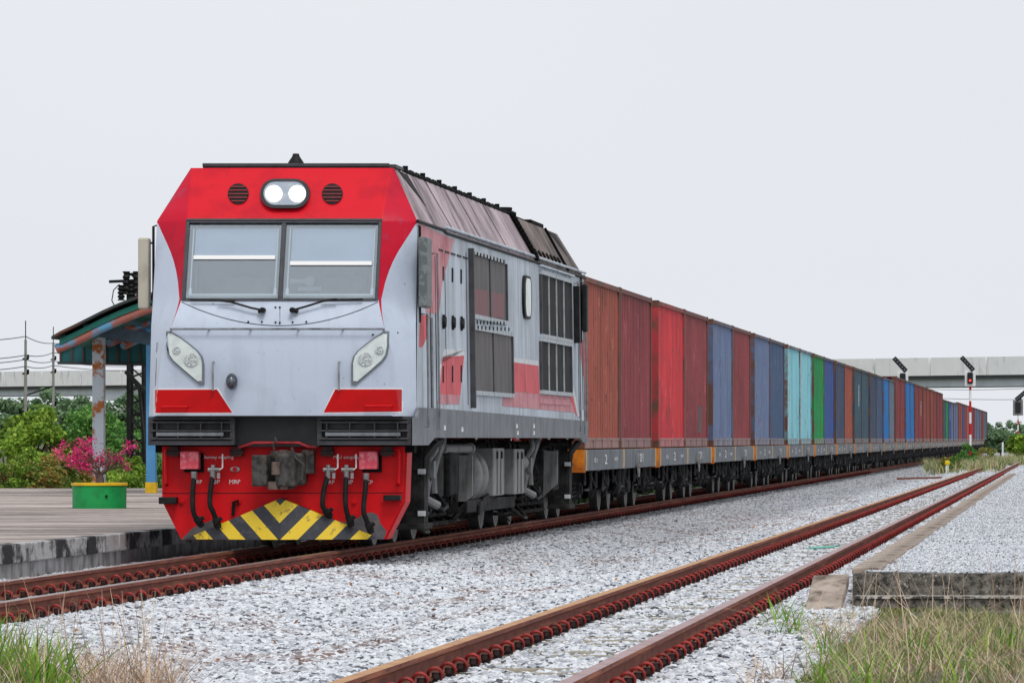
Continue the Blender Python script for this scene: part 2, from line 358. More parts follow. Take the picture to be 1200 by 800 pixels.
# ------------------------------------------------------------------ tracks
m_railside = paint('rusty_rail_web', rgb(118, 60, 44), rgb(86, 42, 34), sc=3, streak=rgb(160, 96, 66), stsc=(20, .6, 20), stlo=.5, sthi=.7, rough=.85, bump=.3)
m_railtop = paint('rail_head_ochre', rgb(186, 138, 88), rgb(158, 106, 66), sc=5, rough=.55, metal=.2)
m_railtop2 = paint('rail_head_mauve', rgb(164, 134, 134), rgb(140, 104, 98), sc=5, rough=.45, metal=.3)
m_railshine = paint('polished_rail_head', rgb(140, 116, 108), rgb(112, 84, 74), sc=5, rough=.35, metal=.5)
m_clip = paint('red_rail_clip', rgb(160, 50, 46), rgb(118, 40, 38), sc=6, spot=rgb(90, 50, 44), splo=.58, sphi=.64, spsc=5, vary=True, rough=.6)
m_chair = paint('dark_rail_shoulder', (.03, .025, .026), rgb(70, 34, 34), sc=20, rough=.8)
m_sleeper = paint('concrete_sleeper', rgb(150, 142, 124), rgb(118, 112, 100), sc=8, rough=.9, bump=.4)
PROF = [(-.062, -.14), (-.062, -.13), (-.012, -.112), (-.009, -.045), (-.035, -.03), (-.035, -.004), (-.03, 0), (.03, 0), (.035, -.004), (.035, -.03), (.009, -.045), (.012, -.112), (.062, -.13), (.062, -.14)]
def rail(xc, y0, y1, mats, parent, curve=None):
    mb = MB(); ys = list(np.arange(y0, y1, 12.0)) + [y1]; n = len(PROF)
    for yy in ys:
        dx = curve(yy) if curve else 0
        for (u, h) in PROF: mb.v.append((xc + dx + u, yy, h))
    for i in range(len(ys) - 1):
        for k in range(n - 1):
            mb.face((i * n + k, i * n + k + 1, (i + 1) * n + k + 1, (i + 1) * n + k), 1 if 5 <= k <= 7 else 0)
    mb.face(range(n), 0)
    # fish plate joint on the right web
    return mb.build('rail', mats, parent, smooth=35)
def clip_pts(xc, yy, sgn):
    q = [(.095, .035, .008), (.094, .0, .010), (.036, -.012, .038), (.046, -.020, .058), (.066, -.026, .072), (.088, -.028, .074), (.108, -.024, .062), (.120, -.016, .042), (.122, -.008, .016)]
    q = [(.034, .03, .034), (.034, .005, .040), (.042, -.012, .056), (.062, -.024, .072), (.086, -.026, .075), (.108, -.020, .062), (.120, -.010, .040), (.118, .006, .014), (.100, .03, .008)]
    return [(xc + sgn * (.03 + (u - .03) * .9), yy + sgn * v, -.14 + h * .88) for u, v, h in q]
def clip_mb(mb, xc, yy, sgn, n=7):
    mb.tube(clip_pts(xc, yy, sgn), .0095, n, 0); mb.box(xc + sgn * .08 - .026, xc + sgn * .08 + .026, yy + .0, yy + .06, -.15, -.10, 1); mb.cyl((xc + sgn * .08, yy - .02, -.118), (xc + sgn * .08, yy + .02, -.118), .016, 8, 1)
    return mb
def track(name, xc, y0, y1, label, tops, near, sl_to, curve=None, group=None):
    root = empty(name, (xc, y0, -.3), label, 'railway track')
    for i, sg in enumerate((-1, 1)):
        rail(xc + sg * (G + .03), y0, y1, [m_railside, tops[i]], root, curve)
    cproto = None; sproto = None; rest = MB(); srest = MB(); rm = random.Random(3); cnt = 0; scount = 0
    yy = y0 + .3
    while yy < sl_to:
        dx = curve(yy) if curve else 0
        if yy >= near and scount < 60:
            if sproto is None:
                m2 = MB(); m2.box(xc - 1.0, xc + 1.0, yy - .12, yy + .12, -.3, -.157); sproto = m2.build('sleeper', m_sleeper, root, bevel=.015); sy = yy
            else:
                c = sproto.copy(); COL.objects.link(c); c.location = sproto.location + Vector((0, yy - sy, 0))
            scount += 1
        else: srest.box(xc - 1.0 + dx, xc + 1.0 + dx, yy - .12, yy + .12, -.3, -.157)
        for sg in (-1, 1):
            rx = xc + dx + sg * (G + .03)
            jit = rm.uniform(-.03, .03)
            if yy >= near and cnt < 100:
                if cproto is None:
                    cproto = clip_mb(MB(), rx, yy, 1).build('rail_clip', [m_clip, m_chair], root, smooth=50); cx, cy = rx, yy
                else:
                    c = cproto.copy(); COL.objects.link(c); c.location = cproto.location + Vector((rx - cx, yy + jit - cy, 0)); c.rotation_euler.z = rm.uniform(-.08, .08)
                cnt += 1
            else: clip_mb(rest, rx, yy + jit, 1, 5)
            clip_mb(rest, rx, yy, -1, 5)
        yy += .6
    tag(rest.build('rail_clip', [m_clip, m_chair], root, smooth=50), kind='stuff')
    tag(srest.build('sleeper', m_sleeper, root), kind='stuff')
    return root
bend = lambda yy: .0000075 * max(0, yy - 190) ** 2
track('main_track', TRK, 24, 640, 'rusty running track with brown rails that the freight train stands on', (m_railshine, m_railshine), 34, 200)
track('siding_track', SID, 20, 640, 'empty rusty siding track with red spring clips crossing the foreground', (m_railtop, m_railtop2), 26.5, 190, None)

# ------------------------------------------------------------------ locomotive
YF = 53.6; LX = TRK
loco = empty('locomotive', (LX, YF, 0), 'grey and red diesel locomotive with lit headlamps at the head of the container train', 'locomotive')
def tab(t): 
    a = np.array(t, float); return lambda z: float(np.interp(z, a[:, 0], a[:, 1]))
f_in = tab([(1.0, 1.24), (1.37, 1.24), (2.0, 1.17), (2.3, 1.07), (2.55, 1.0), (3.374, 1.0), (3.935, 1.035)])
f_out = tab([(1.0, 1.365), (1.37, 1.365), (3.374, 1.335), (3.935, 1.05)])
f_yc = tab([(1.0, 53.6), (1.37, 53.6), (1.9, 53.60), (2.1, 53.61), (2.25, 53.64), (2.35, 53.68), (2.45, 53.735), (2.55, 53.8), (3.374, 54.1), (3.935, 54.65)])
f_yo = tab([(1.0, 54.0), (1.37, 54.0), (2.3, 54.05), (2.55, 54.12), (3.374, 54.30), (3.935, 54.67)])
def ysurf(ax, z):
    i, o = f_in(z), f_out(z); ax = abs(ax)
    if ax <= i: return f_yc(z)
    t = min(1, (ax - i) / max(.01, o - i)); return f_yc(z) + (f_yo(z) - f_yc(z)) * t
def FR(px, py, off=0.0):        # photo pixel -> point on the cab front (off < 0 : in front of it)
    Y = YF
    for _ in range(8):
        X = (px - VX) / FP * Y; Z = EYE + (VY - py) / FP * Y; Y = ysurf(X - LX, Z)
    return Vector(((px - VX) / FP * Y, Y + off, EYE + (VY - py) / FP * Y))
def decal(name, q, mat, parent, nu=10, nv=4, off=-.004, th=.006, smooth=None):
    """quad of photo points laid on the cab front as a thin sheet"""
    A = [Vector((*p, 0)) for p in q]; front = []; back = []
    for j in range(nv + 1):
        for i in range(nu + 1):
            a = A[0].lerp(A[1], i / nu); b = A[3].lerp(A[2], i / nu); p = a.lerp(b, j / nv)
            s3 = FR(p.x, p.y); front.append((s3.x, s3.y + off, s3.z)); back.append((s3.x, s3.y + off + th, s3.z))
    mb = MB(); n = nu + 1; N = len(front); mb.v = front + back
    for j in range(nv):
        for i in range(nu):
            a = j * n + i; mb.face((a, a + n, a + n + 1, a + 1)); mb.face((N + a, N + a + 1, N + a + n + 1, N + a + n))
    rim = [i for i in range(n)] + [j * n + nu for j in range(1, nv + 1)] + [nv * n + i for i in range(nu - 1, -1, -1)] + [j * n for j in range(nv - 1, 0, -1)]
    for k in range(len(rim)): a, b = rim[k], rim[(k + 1) % len(rim)]; mb.face((a, b, N + b, N + a))
    return mb.build(name, mat, parent, smooth)
# cab front skin
zs = sorted(set([1.37, 1.5, 1.7, 1.85, 2.0, 2.15, 2.25, 2.3, 2.35, 2.42, 2.48, 2.56, 2.65, 2.73, 2.85, 2.95, 3.05, 3.15, 3.25, 3.35, 3.374, 3.5, 3.65, 3.8, 3.935]))
f_cu = tab([(1.3, 0), (2.24, 0), (2.3, .01), (2.42, .03), (2.56, .08), (2.73, .16), (2.85, .25), (2.95, .35), (3.05, .48), (3.15, .64), (3.25, .81), (3.35, .97), (3.374, 1), (4, 1)])
mb = MB(); rows = []
for z in zs:
    i, o = f_in(z), f_out(z); cu = i + (o - i) * max(.002, min(.998, f_cu(z)))
    xs = [-o, -cu, -i, -.98, -.6, -.3, 0, .3, .6, .98, i, cu, o]
    rows.append([len(mb.v) + k for k in range(len(xs))])
    for xx in xs: mb.v.append((LX + xx, ysurf(xx, z), z))
for j in range(len(zs) - 1):
    zm = (zs[j] + zs[j + 1]) / 2
    for k in range(12):
        if 3 <= k <= 8 and 2.56 < zm < 3.35: continue
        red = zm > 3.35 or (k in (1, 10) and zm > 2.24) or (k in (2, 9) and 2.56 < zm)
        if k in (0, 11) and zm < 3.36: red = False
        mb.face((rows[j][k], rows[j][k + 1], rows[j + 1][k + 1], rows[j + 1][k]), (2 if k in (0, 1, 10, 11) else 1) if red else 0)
mb.build('cab_front', [m_white, m_red, m_red_shade], loco, smooth=27)
# body shell: sides and chamfered roof as lofted sections
sec = []
YR = 73.0
def section(yb, ysh, yt, hwb=1.365, hws=1.335, hwt=1.04, zt=3.935):
    return [(LX - hwb, yb, 1.37), (LX - hws, ysh, 3.374), (LX - hwt, yt, zt), (LX + hwt, yt, zt), (LX + hws, ysh, 3.374), (LX + hwb, yb, 1.37)]
secs = [section(54.0, 54.30, 54.66, hwt=1.045), section(55.2, 55.2, 55.2), section(66.45, 66.45, 66.45), section(72.6, 72.6, 72.2), section(73.0, 73.0, 72.25)]
mb = MB()
for q in secs: mb.v += q
for j in range(len(secs) - 1):
    for k in range(5):
        mt = 0 if k in (0, 4) else (2 if j >= 2 else 1)
        mb.face((j * 6 + k, j * 6 + k + 1, (j + 1) * 6 + k + 1, (j + 1) * 6 + k), mt)
e = (len(secs) - 1) * 6; mb.face([e + k for k in range(6)], 0)
mb.add([(LX - 1.37, 53.9, 1.372), (LX + 1.37, 53.9, 1.372), (LX + 1.37, 73.0, 1.372), (LX - 1.37, 73.0, 1.372)], [(0, 1, 2, 3)], 0)
body = mb.build('body', [m_side, m_roof, m_roofdark], loco)
# windscreen
def pl(x, z, d): return (LX + x, f_yc(z) + d, z)
def pbox(mb, x0, x1, z0, z1, d0, d1, m=0):
    return mb.hexa([pl(x0, z0, d0), pl(x1, z0, d0), pl(x1, z1, d0), pl(x0, z1, d0), pl(x0, z0, d1), pl(x1, z0, d1), pl(x1, z1, d1), pl(x0, z1, d1)], m)
m_frame = paint('windscreen_rubber', rgb(64, 66, 72), rgb(48, 50, 54), sc=8, rough=.5)
mb = MB()
for a in ((-1.0, -.965, 2.545, 3.37), (.965, 1.0, 2.545, 3.37), (-.022, .022, 2.57, 3.345), (-.965, .965, 2.545, 2.57), (-.965, .965, 3.345, 3.37)): pbox(mb, *a, -.022, .05)
mb.build('windscreen_frame', m_frame, loco, bevel=.006)
pbox(MB(), -1.0, 1.0, 3.372, 3.39, -.03, .03).build('windscreen_visor', m_frame, loco)
m_blind = paint('blue_sun_blind', rgb(160, 172, 192, 1.12), rgb(146, 160, 182, 1.0), sc=1.5, rough=.7)
m_blindbar = paint('white_blind_rail', (.85, .85, .85), rough=.4)
m_inner = paint('grey_cab_lining', rgb(160, 170, 172, 1.1), rgb(112, 122, 126, 1.0), sc=1.2, rough=.8)
m_trim = paint('grey_window_trim', rgb(206, 214, 222), rough=.4)
for sx, zb in ((-1, 2.99), (1, 2.93)):
    x0, x1 = (-.965, -.022) if sx < 0 else (.022, .965)
    pbox(MB(), x0, x1, 2.57, 3.345, .012, .02).build('window_pane', m_glass, loco)
    bl = pbox(MB(), x0 + .06, x1 - .05, zb + .02, 3.29, .05, .056).build('sun_blind', m_blind, loco)
    pbox(MB(), x0 + .06, x1 - .05, zb - .02, zb + .02, -.006, .062).build('blind_rail', m_blindbar, bl)
    mt = MB()
    for xx in (x0 + .035, x1 - .045):
        pbox(mt, xx, xx + .012, 2.62, 3.29, .03, .045); pbox(mt, xx - .008, xx + .022, 2.60, 2.67, .025, .05)
    pbox(mt, x0 + .035, x1 - .03, 2.60, 2.612, .03, .045)
    mt.build('window_trim', m_trim, loco)
# cab interior
mb = MB(); mb.box(LX - 1.03, LX + 1.03, 55.1, 55.15, 1.5, 3.85)
mb.build('cab_bulkhead', m_inner, loco)
mb = MB(); mb.box(LX - 1.1, LX + 1.1, 53.95, 54.35, 2.42, 2.62); mb.box(LX - .9, LX - .2, 54.35, 54.5, 2.5, 2.58)
mb.build('driving_desk', m_inner, loco, bevel=.02)
mb = MB(); mb.cyl((LX + .22, 54.35, 2.76), (LX + .22, 54.39, 2.76), .05, 16); mb.box(LX + .1, LX + .34, 54.36, 54.42, 2.66, 2.70); mb.box(LX + .02, LX + .2, 54.36, 54.4, 2.74, 2.78)
mb.build('desk_instrument', m_trim, loco)
for xx in (-.5, .5):
    mb = MB(); mb.box(LX + xx - .24, LX + xx + .24, 54.75, 54.87, 2.3, 2.82); mb.box(LX + xx - .25, LX + xx + .25, 54.55, 54.85, 2.2, 2.32)
    mb.build('driver_seat', m_inner, loco, bevel=.03)
# wipers
def fpt(px, py, d): q = FR(px, py); return (q.x, q.y + d, q.z)
for a in ([(309, 363.5), (296, 361), (272, 354), (258, 352)], [(344, 363.5), (357, 360), (380, 353), (396, 350.5)]):
    mb = MB(); mb.tube([fpt(x_, y_, -.06 - .01 * i) for i, (x_, y_) in enumerate(a)], .012, 6)
    bx = a[-1][0]; dirn = -1 if a[0][0] < 330 else 1
    mb.tube([fpt(bx - dirn * -34 if dirn < 0 else bx + 30, 351.5 if dirn < 0 else 350.5, -.055), fpt(bx - dirn * 18, 352.5, -.055)], .010, 6)
    c0 = fpt(a[0][0], a[0][1], -.02); mb.cyl(c0, (c0[0], c0[1] - .09, c0[2]), .028, 12); mb.tube([fpt(a[0][0], a[0][1], -.05), fpt(a[0][0] - dirn * -6, a[0][1] + 1.5, -.05)], .022, 8)
    mb.build('wiper', m_black, loco, smooth=40)
# seams and bolts
mb = MB()
mb.tube([fpt(213 + (443 - 213) * t, 354 + 27.5 * (1 - (2 * t - 1) ** 2), -.001) for t in np.linspace(0, 1, 25)], .0045, 5)
for y_ in (487.5,): mb.tube([fpt(x_, y_, 0) for x_ in range(183, 476, 12)], .006, 5)
mb.tube([fpt(328, y_, 0) for y_ in (360, 368, 376, 381)], .003, 5)
mb.tube([fpt(x_, y_, 0) for x_, y_ in ((184, 401), (183, 430), (182, 452))], .003, 5)
mb.build('panel_seam', m_seam, loco)
mb = MB()
for (x_, y_) in [(323, 360), (328, 360), (291, 377), (307, 377), (323, 377.5), (328, 378), (343, 377.5), (359, 377), (466, 390), (437, 392)]:
    c0 = Vector(fpt(x_, y_, 0)); mb.cyl(c0, c0 + Vector((0, -.012, 0)), .010, 8)
mb.build('bolt_row', m_black, loco)
# handrail above the lamps
mb = MB(); mb.tube([fpt(x_, 385.5, -.07) for x_ in (201, 250, 325, 400, 450)], .011, 8)
for x_ in (201, 245, 294, 350, 402, 450): mb.tube([fpt(x_, 385.5, -.07), fpt(x_, 386, .01)], .010, 6)
mb.build('handrail', paint('dull_handrail', rgb(130, 134, 142), rgb(70, 72, 78), sc=8, rough=.4), loco, smooth=40)
for x_ in (250.5, 398):
    mb = MB(); mb.tube([fpt(x_, 424, .01), fpt(x_, 424, -.06), fpt(x_, 440, -.065), fpt(x_, 457, -.06), fpt(x_, 457, .01)], .010, 8); mb.build('grab_handle', m_steel, loco, smooth=40)
# grey fog lamp
mb = MB(); c0 = Vector(fpt(272.5, 447, -.02)); n_ = 16
prof = [(0, .0), (.055, .0), (.06, -.04), (.045, -.09), (.02, -.115), (0, -.12)]
for (r_, dy) in prof:
    for k in range(n_): a = 2 * math.pi * k / n_; mb.v.append((c0.x + r_ * math.cos(a), c0.y + dy, c0.z + .0 + r_ * 1.4 * math.sin(a) + (.03 if dy < -.05 else 0) * 0))
for j in range(len(prof) - 1):
    for k in range(n_): k2 = (k + 1) % n_; mb.face((j * n_ + k, (j + 1) * n_ + k, (j + 1) * n_ + k2, j * n_ + k2))
mb.build('horn_cover', paint('dark_chrome', rgb(70, 72, 80), rgb(120, 124, 132), sc=9, rough=.25, metal=.6), loco, smooth=60)
# lower headlight clusters
for L_ in (0, 1):
    q = [(196.3, 390), (201, 389.6), (211, 395.5), (222, 403.5), (231, 411), (236, 417.5), (238, 426), (238, 448), (233, 448.5), (216, 434), (203, 422.5), (198.5, 416), (196.6, 405)]
    if L_: q = [(651.2 - a, b) for a, b in q][::-1]
    cx_ = sum(a[0] for a in q) / len(q); cy_ = sum(a[1] for a in q) / len(q)
    g = lambda k: [((a - cx_) * k + cx_, (b - cy_) * k + cy_) for a, b in q]
    big = [fpt(a, b, .005) for a, b in g(1.08)]; bigf = [fpt(a, b, -.022) for a, b in g(1.06)]
    hs = MB().prism(big[::-1], bigf[::-1]); ho = hs.build('headlight', paint('lamp_gasket', rgb(110, 114, 122), rough=.5), loco)
    a1 = [fpt(a, b, -.01) for a, b in g(.98)]; a2 = [fpt(a, b, -.032) for a, b in g(.94)]
    MB().prism(a1[::-1], a2[::-1]).build('lamp_glass', m_lens, ho)
    pts = [(207.5, 410.5, .045), (224.5, 421.5, .078)] if not L_ else [(445.5, 410, .045), (428.5, 421, .078)]
    for (x_, y_, r_) in pts:
        c0 = Vector(fpt(x_, y_, -.025)); m2 = MB(); m2.cyl(c0, c0 + Vector((0, -.012, 0)), r_, 28, 0); m2.cyl(c0 + Vector((0, -.011, 0)), c0 + Vector((0, -.018, 0)), r_ * .86, 28, 1)
        m2.build('lamp', [m_sidewhite, m_lens2], ho, smooth=40)
# red flashes with handles
m_edge = paint('white_edge_line', rgb(225, 228, 232), rough=.5)
for q, hx in (([(181.5, 456.5), (254.5, 456.2), (272.4, 483.2), (181.5, 483.5)], (191, 220, 476.5)), ([(393, 456), (471.0, 456), (471.0, 482), (379.2, 483)], (429, 460, 475.5))):
    cx_ = sum(a[0] for a in q) / 4; cy_ = sum(a[1] for a in q) / 4
    d1 = decal('red_flash', q, m_redpanel, loco, 60, 10, -.008)
    decal('edge_line', [(a + (1.4 if a > cx_ else -1.4), b + (1.6 if b > cy_ else -1.4)) for a, b in q], m_edge, d1, 60, 10, -.004)
    m2 = MB(); m2.tube([fpt(hx[0], hx[2], .0), fpt(hx[0], hx[2], -.05), fpt(hx[1], hx[2], -.05), fpt(hx[1], hx[2], 0)], .011, 8); m2.build('grab_handle', m_redface, loco, smooth=40)
# centre headlight, vents
def stadium(px0, py0, w_, h_, d_, n=10, mbx=None, back=.0, m=0, k=1.0):
    pts = []; r_ = h_ / 2 * k; hw = (w_ / 2 - h_ / 2)
    for sgn, a0 in ((1, -90), (-1, 90)):
        for i in range(n + 1): a = R(a0 + 180 * i / n); pts.append((px0 + sgn * hw + r_ * math.cos(a), py0 - r_ * math.sin(a)))
    A = [fpt(a, b, back) for a, b in pts]; B = [fpt(a, b, d_) for a, b in pts]; return mbx.prism(A, B, m)
mb = stadium(335, 227, 58, 34.5, -.07, mbx=MB(), back=.02); hl = mb.build('roof_headlight', paint('lamp_bezel', (.02, .02, .024), rough=.35), loco, smooth=50)
stadium(335, 227, 50, 27, -.075, mbx=MB(), back=-.05).build('lamp_glass', paint('lamp_recess', rgb(150, 160, 172), rgb(170, 178, 186), sc=8, rough=.2), hl)
for x_ in (322.3, 349.7):
    cp_ = [(x_ + 9.8 * math.cos(t), 227.4 - 9.8 * math.sin(t)) for t in np.linspace(0, 2 * math.pi, 33)[:-1]]
    MB().prism([fpt(a, b, -.07) for a, b in cp_], [fpt(a, b, -.09) for a, b in cp_]).build('lamp', m_lit, hl)
for x_ in (279.3, 389.6):
    cp_ = [(x_ + 12.2 * math.cos(t), 227.2 - 12.2 * math.sin(t)) for t in np.linspace(0, 2 * math.pi, 33)[:-1]]
    vo_ = MB().prism([fpt(a, b, .03) for a, b in cp_], [fpt(a, b, -.012) for a, b in cp_]).build('roof_vent', m_black, loco)
    m3 = MB()
    for k in range(-2, 3):
        yy = 227.2 + k * 4.2; hw = math.sqrt(max(0, 11.4 ** 2 - (k * 4.2) ** 2))
        m3.prism([fpt(x_ - hw, yy - .7, -.012), fpt(x_ + hw, yy - .7, -.012), fpt(x_ + hw, yy + .7, -.012), fpt(x_ - hw, yy + .7, -.012)], [fpt(x_ - hw, yy - .7, -.022), fpt(x_ + hw, yy - .7, -.022), fpt(x_ + hw, yy + .7, -.022), fpt(x_ - hw, yy + .7, -.022)])
    m3.build('vent_slat', paint('red_vent_slat', rgb(120, 30, 34), rough=.6), vo_)
# roof deck and horn
mb = MB(); mb.box(LX - .93, LX + 1.07, 54.68, 55.3, 3.937, 3.975); mb.box(LX - .93, LX + 1.0, 54.66, 54.7, 3.95, 3.985)
mb.build('roof_deck', m_grille, loco, bevel=.006)
mb = MB(); c0 = (LX + .02, 54.78, 3.97)
mb.tube([c0, (c0[0], c0[1], c0[2] + .03), (c0[0], c0[1], c0[2] + .09), (c0[0], c0[1], c0[2] + .12)], [.085, .08, .04, .03], 14); mb.build('roof_horn', m_black, loco, smooth=40)
# front skirt, grilles, centre recess
mb = MB()
yg = 53.70
for x0, x1 in ((-1.325, -.445), (.39, 1.35)):
    zz0, zz1 = 1.075, 1.362
    q = MB(); q.box(LX + x0, LX + x1, yg + .06, yg + .35, zz0, zz1, 0)
    q.box(LX + x0, LX + x1, yg, yg + .06, zz0, zz0 + .05, 0); q.box(LX + x0, LX + x1, yg, yg + .06, zz1 - .03, zz1, 0)
    q.box(LX + x0, LX + x0 + .05, yg, yg + .06, zz0 + .05, zz1 - .03, 0); q.box(LX + x1 - .05, LX + x1, yg, yg + .06, zz0 + .05, zz1 - .03, 0)
    g_ = q.build('front_grille', m_grille, loco, bevel=.006)
    xa, xb = LX + x0 + .03, LX + x1 - .03
    for z_ in (1.135, 1.215, 1.30):
        q2 = MB(); q2.hexa([(xa, yg - .02, z_), (xb, yg - .02, z_), (xb, yg + .055, z_ + .012), (xa, yg + .055, z_ + .012), (xa, yg - .02, z_ + .016), (xb, yg - .02, z_ + .016), (xb, yg + .055, z_ + .028), (xa, yg + .055, z_ + .028)]); q2.build('louvre', m_grille, g_)
    q2 = MB(); q2.box(xa + .06, xb - .08, yg - .035, yg - .01, 1.17, 1.205); q2.build('louvre', m_sill, g_)
    for t_ in (.08, .34, .62, .88):
        q2 = MB(); xx = xa + (xb - xa) * t_; q2.box(xx - .006, xx + .006, yg - .03, yg + .05, 1.15, 1.31); q2.build('louvre_stay', m_grille, g_)
MB().box(LX - .445, LX + .39, yg + .16, yg + .2, 1.06, 1.365).build('recess_panel', paint('recess_paint', (.025, .026, .03), (.045, .046, .05), sc=3, rough=.5), loco)
MB().box(LX - 1.30, LX + 1.34, yg + .3, yg + .5, 1.0, 1.365).build('skirt_beam', m_soot, loco)
# skirt sides and long sills
for sg in (-1, 1):
    x_ = LX + sg * 1.362
    pts = [(53.66, 1.075), (54.75, 1.075), (55.3, 1.152), (71.8, 1.152), (72.3, 1.09), (73.0, 1.09), (73.0, 1.40), (55.4, 1.455), (53.66, 1.362)]
    pts = [(53.66, 1.075), (54.75, 1.075), (55.3, 1.152), (71.8, 1.152), (72.3, 1.09), (73.0, 1.09), (73.0, 1.385), (55.4, 1.46), (54.0, 1.46), (53.85, 1.362), (53.66, 1.362)]
    if sg < 0: x_ += .02; pts[0] = (54.2, 1.075); pts[-3] = (54.2, 1.46); pts[-2] = (54.2, 1.362); pts[-1] = (54.2, 1.2)
    A = [(x_, a, b) for a, b in pts]; B = [(x_ + sg * (.035 if sg > 0 else .01), a, b) for a, b in pts]
    (MB().prism(A, B) if sg > 0 else MB().prism(B, A)).build('side_sill', m_sill, loco)
# ---- pilot
m_chev = NT('hazard_chevrons'); v = m_chev.coords(world=True)
sx = m_chev.n('ShaderNodeSeparateXYZ'); m_chev.l(v, sx.inputs[0])
def mth(s, op, a, b=None):
    x = s.n('ShaderNodeMath', operation=op)
    for i, q in enumerate((a, b)):
        if q is None: continue
        if isinstance(q, (int, float)): x.inputs[i].default_value = q
        else: s.l(q, x.inputs[i])
    return x.outputs[0]
ax_ = mth(m_chev, 'ABSOLUTE', mth(m_chev, 'SUBTRACT', sx.outputs[0], LX + .0))
vv = mth(m_chev, 'SUBTRACT', mth(m_chev, 'SUBTRACT', sx.outputs[2], .285), mth(m_chev, 'MULTIPLY', ax_, 1.05))
fr = mth(m_chev, 'FRACT', mth(m_chev, 'DIVIDE', vv, .36)); yes = mth(m_chev, 'LESS_THAN', fr, .5)
dirt = m_chev.noise(v, 14, 6, .7)
yel = m_chev.mix(m_chev.ramp(dirt, .56, .66), rgb(232, 198, 40), rgb(120, 92, 50)); blk = m_chev.mix(m_chev.ramp(dirt, .5, .7), rgb(40, 44, 54), rgb(72, 70, 74))
m_chev = m_chev.done(m_chev.mix(yes, blk, yel), .5)
YP = 53.98
def PP(px, py, Y=YP): return P(px, py, Y)
outl = [(190, 523), (474.5, 523), (472, 588), (450, 631.5), (212.5, 632), (190, 587)]
A = [PP(a, b) for a, b in outl]; B = [(p[0], p[1] + .06, p[2]) for p in A]
pil = MB().prism(A[::-1], B[::-1]).build('pilot', m_redface, loco)
WLp = pil
# return flanges of the pilot
mb = MB(); 
for (a, b) in ((1, 2), (2, 3), (0, 5), (5, 4)):
    p, q = Vector(A[a]), Vector(A[b]); mb.hexa([p + Vector((0, .05, 0)), q + Vector((0, .05, 0)), q + Vector((0, .45, 0)), p + Vector((0, .45, 0)), p + Vector((.02, .05, 0)), q + Vector((.02, .05, 0)), q + Vector((.02, .45, 0)), p + Vector((.02, .45, 0))])
mb.build('pilot_flange', m_redface, loco)
mb = MB(); mb.tube([PP(190, 577.5, YP), PP(473, 577, YP)], .006, 5); mb.build('pilot_seam', paint('dark_red_seam', rgb(120, 12, 18), rough=.7), pil)
# snow plough: a shallow V
ap = [(233, 631.8), (329.5, 584), (440, 631.8), (329.5, 631.8)]
a0, a1, a2, a3 = PP(216, 631.5, YP - .01), PP(329.0, 583.5, YP - .16), PP(447, 631.5, YP - .01), PP(329.0, 632, YP - .24)
a4, a5 = PP(212.5, 636, YP - .01), PP(450, 636, YP - .01)
mb = MB(); mb.v = [a0, a1, a2, a3, (a1[0], YP, a1[2]), (a3[0], YP, a3[2])]
for q in ((0, 3, 1), (3, 2, 1), (0, 1, 4), (1, 2, 4), (0, 5, 3), (3, 5, 2)): mb.face(q)
mb.build('plough', m_chev, loco)
# grey worn patches at plough ends
def worn(pts, nm='worn_patch'):
    A = [PP(a, b, YP - .004) for a, b in pts]; B = [(p[0], p[1] + .003, p[2]) for p in A]; MB().prism(A[::-1], B[::-1]).build(nm, paint('worn_grey_paint', rgb(86, 84, 88), rgb(110, 100, 100), sc=10, rough=.7), pil)
worn([(392, 609), (402, 611), (408, 612), (418, 607), (428, 601), (437, 600), (443, 604), (446, 613), (453, 622), (450, 631.4), (444, 631), (400, 620)])
worn([(212.5, 631.5), (217, 627), (226, 618), (240, 612), (258, 606), (258, 614), (222, 631.5)])
# steps, handrails, lettering
for x0_, x1_, y0_, y1_ in ((188.5, 209, 582, 590), (451, 471, 579.5, 586)):
    p0, p1 = PP(x0_, y1_), PP(x1_, y0_); mb = MB(); mb.box(p0[0], p1[0], YP - .14, YP, p0[2], p1[2]); mb.build('step', m_black, pil, bevel=.008)
for x_, d in ((194.5, 1), (467, -1)):
    mb = MB(); mb.tube([PP(x_ + 10 * d, 526, YP), PP(x_ + 8 * d, 526, YP - .06), PP(x_, 527, YP - .07), PP(x_ - d * .5, 531, YP - .07), PP(x_, 566, YP - .06), PP(x_ + d, 568, YP)], .016, 8); mb.build('pilot_handrail', m_redface, loco, smooth=40)
mb = MB(); mb.tube([PP(280, 524, YP - .1), PP(286, 522, YP - .16), PP(297, 518.5, YP - .2), PP(350, 518.5, YP - .2), PP(361, 523, YP - .16), PP(370, 523.5, YP - .1)], .014, 8); mb.build('uncoupling_bar', paint('pink_bar', rgb(196, 60, 66), rgb(160, 30, 40), sc=8), loco, smooth=40)
def txt(body, px, py, size, par=pil):
    p = PP(px, py, YP - .006); text(body, size, m_letter, par, p, (R(90), 0, 0), .001)
txt('M.U coupling', 406.5, 535.5, .052); txt('Dummy coupling', 255.5, 535.5, .046); txt('MRP', 275, 564.5, .062); txt('BP', 254, 564.5, .062); txt('MRP', 231, 564.5, .055); txt('MRP', 386, 564.8, .055); txt('BP', 410, 564.8, .06); txt('CP', 433, 564.8, .055)
for (x_, y_) in ((213, 587.5), (280, 587.5), (415, 588), (449.5, 587)):
    c0 = Vector(PP(x_, y_)); mb = MB(); mb.cyl(c0, c0 + Vector((0, -.02, 0)), .028, 14); mb.cyl(c0 + Vector((0, -.02, 0)), c0 + Vector((0, -.035, 0)), .014, 8); mb.build('cap_bolt', m_redface, pil)
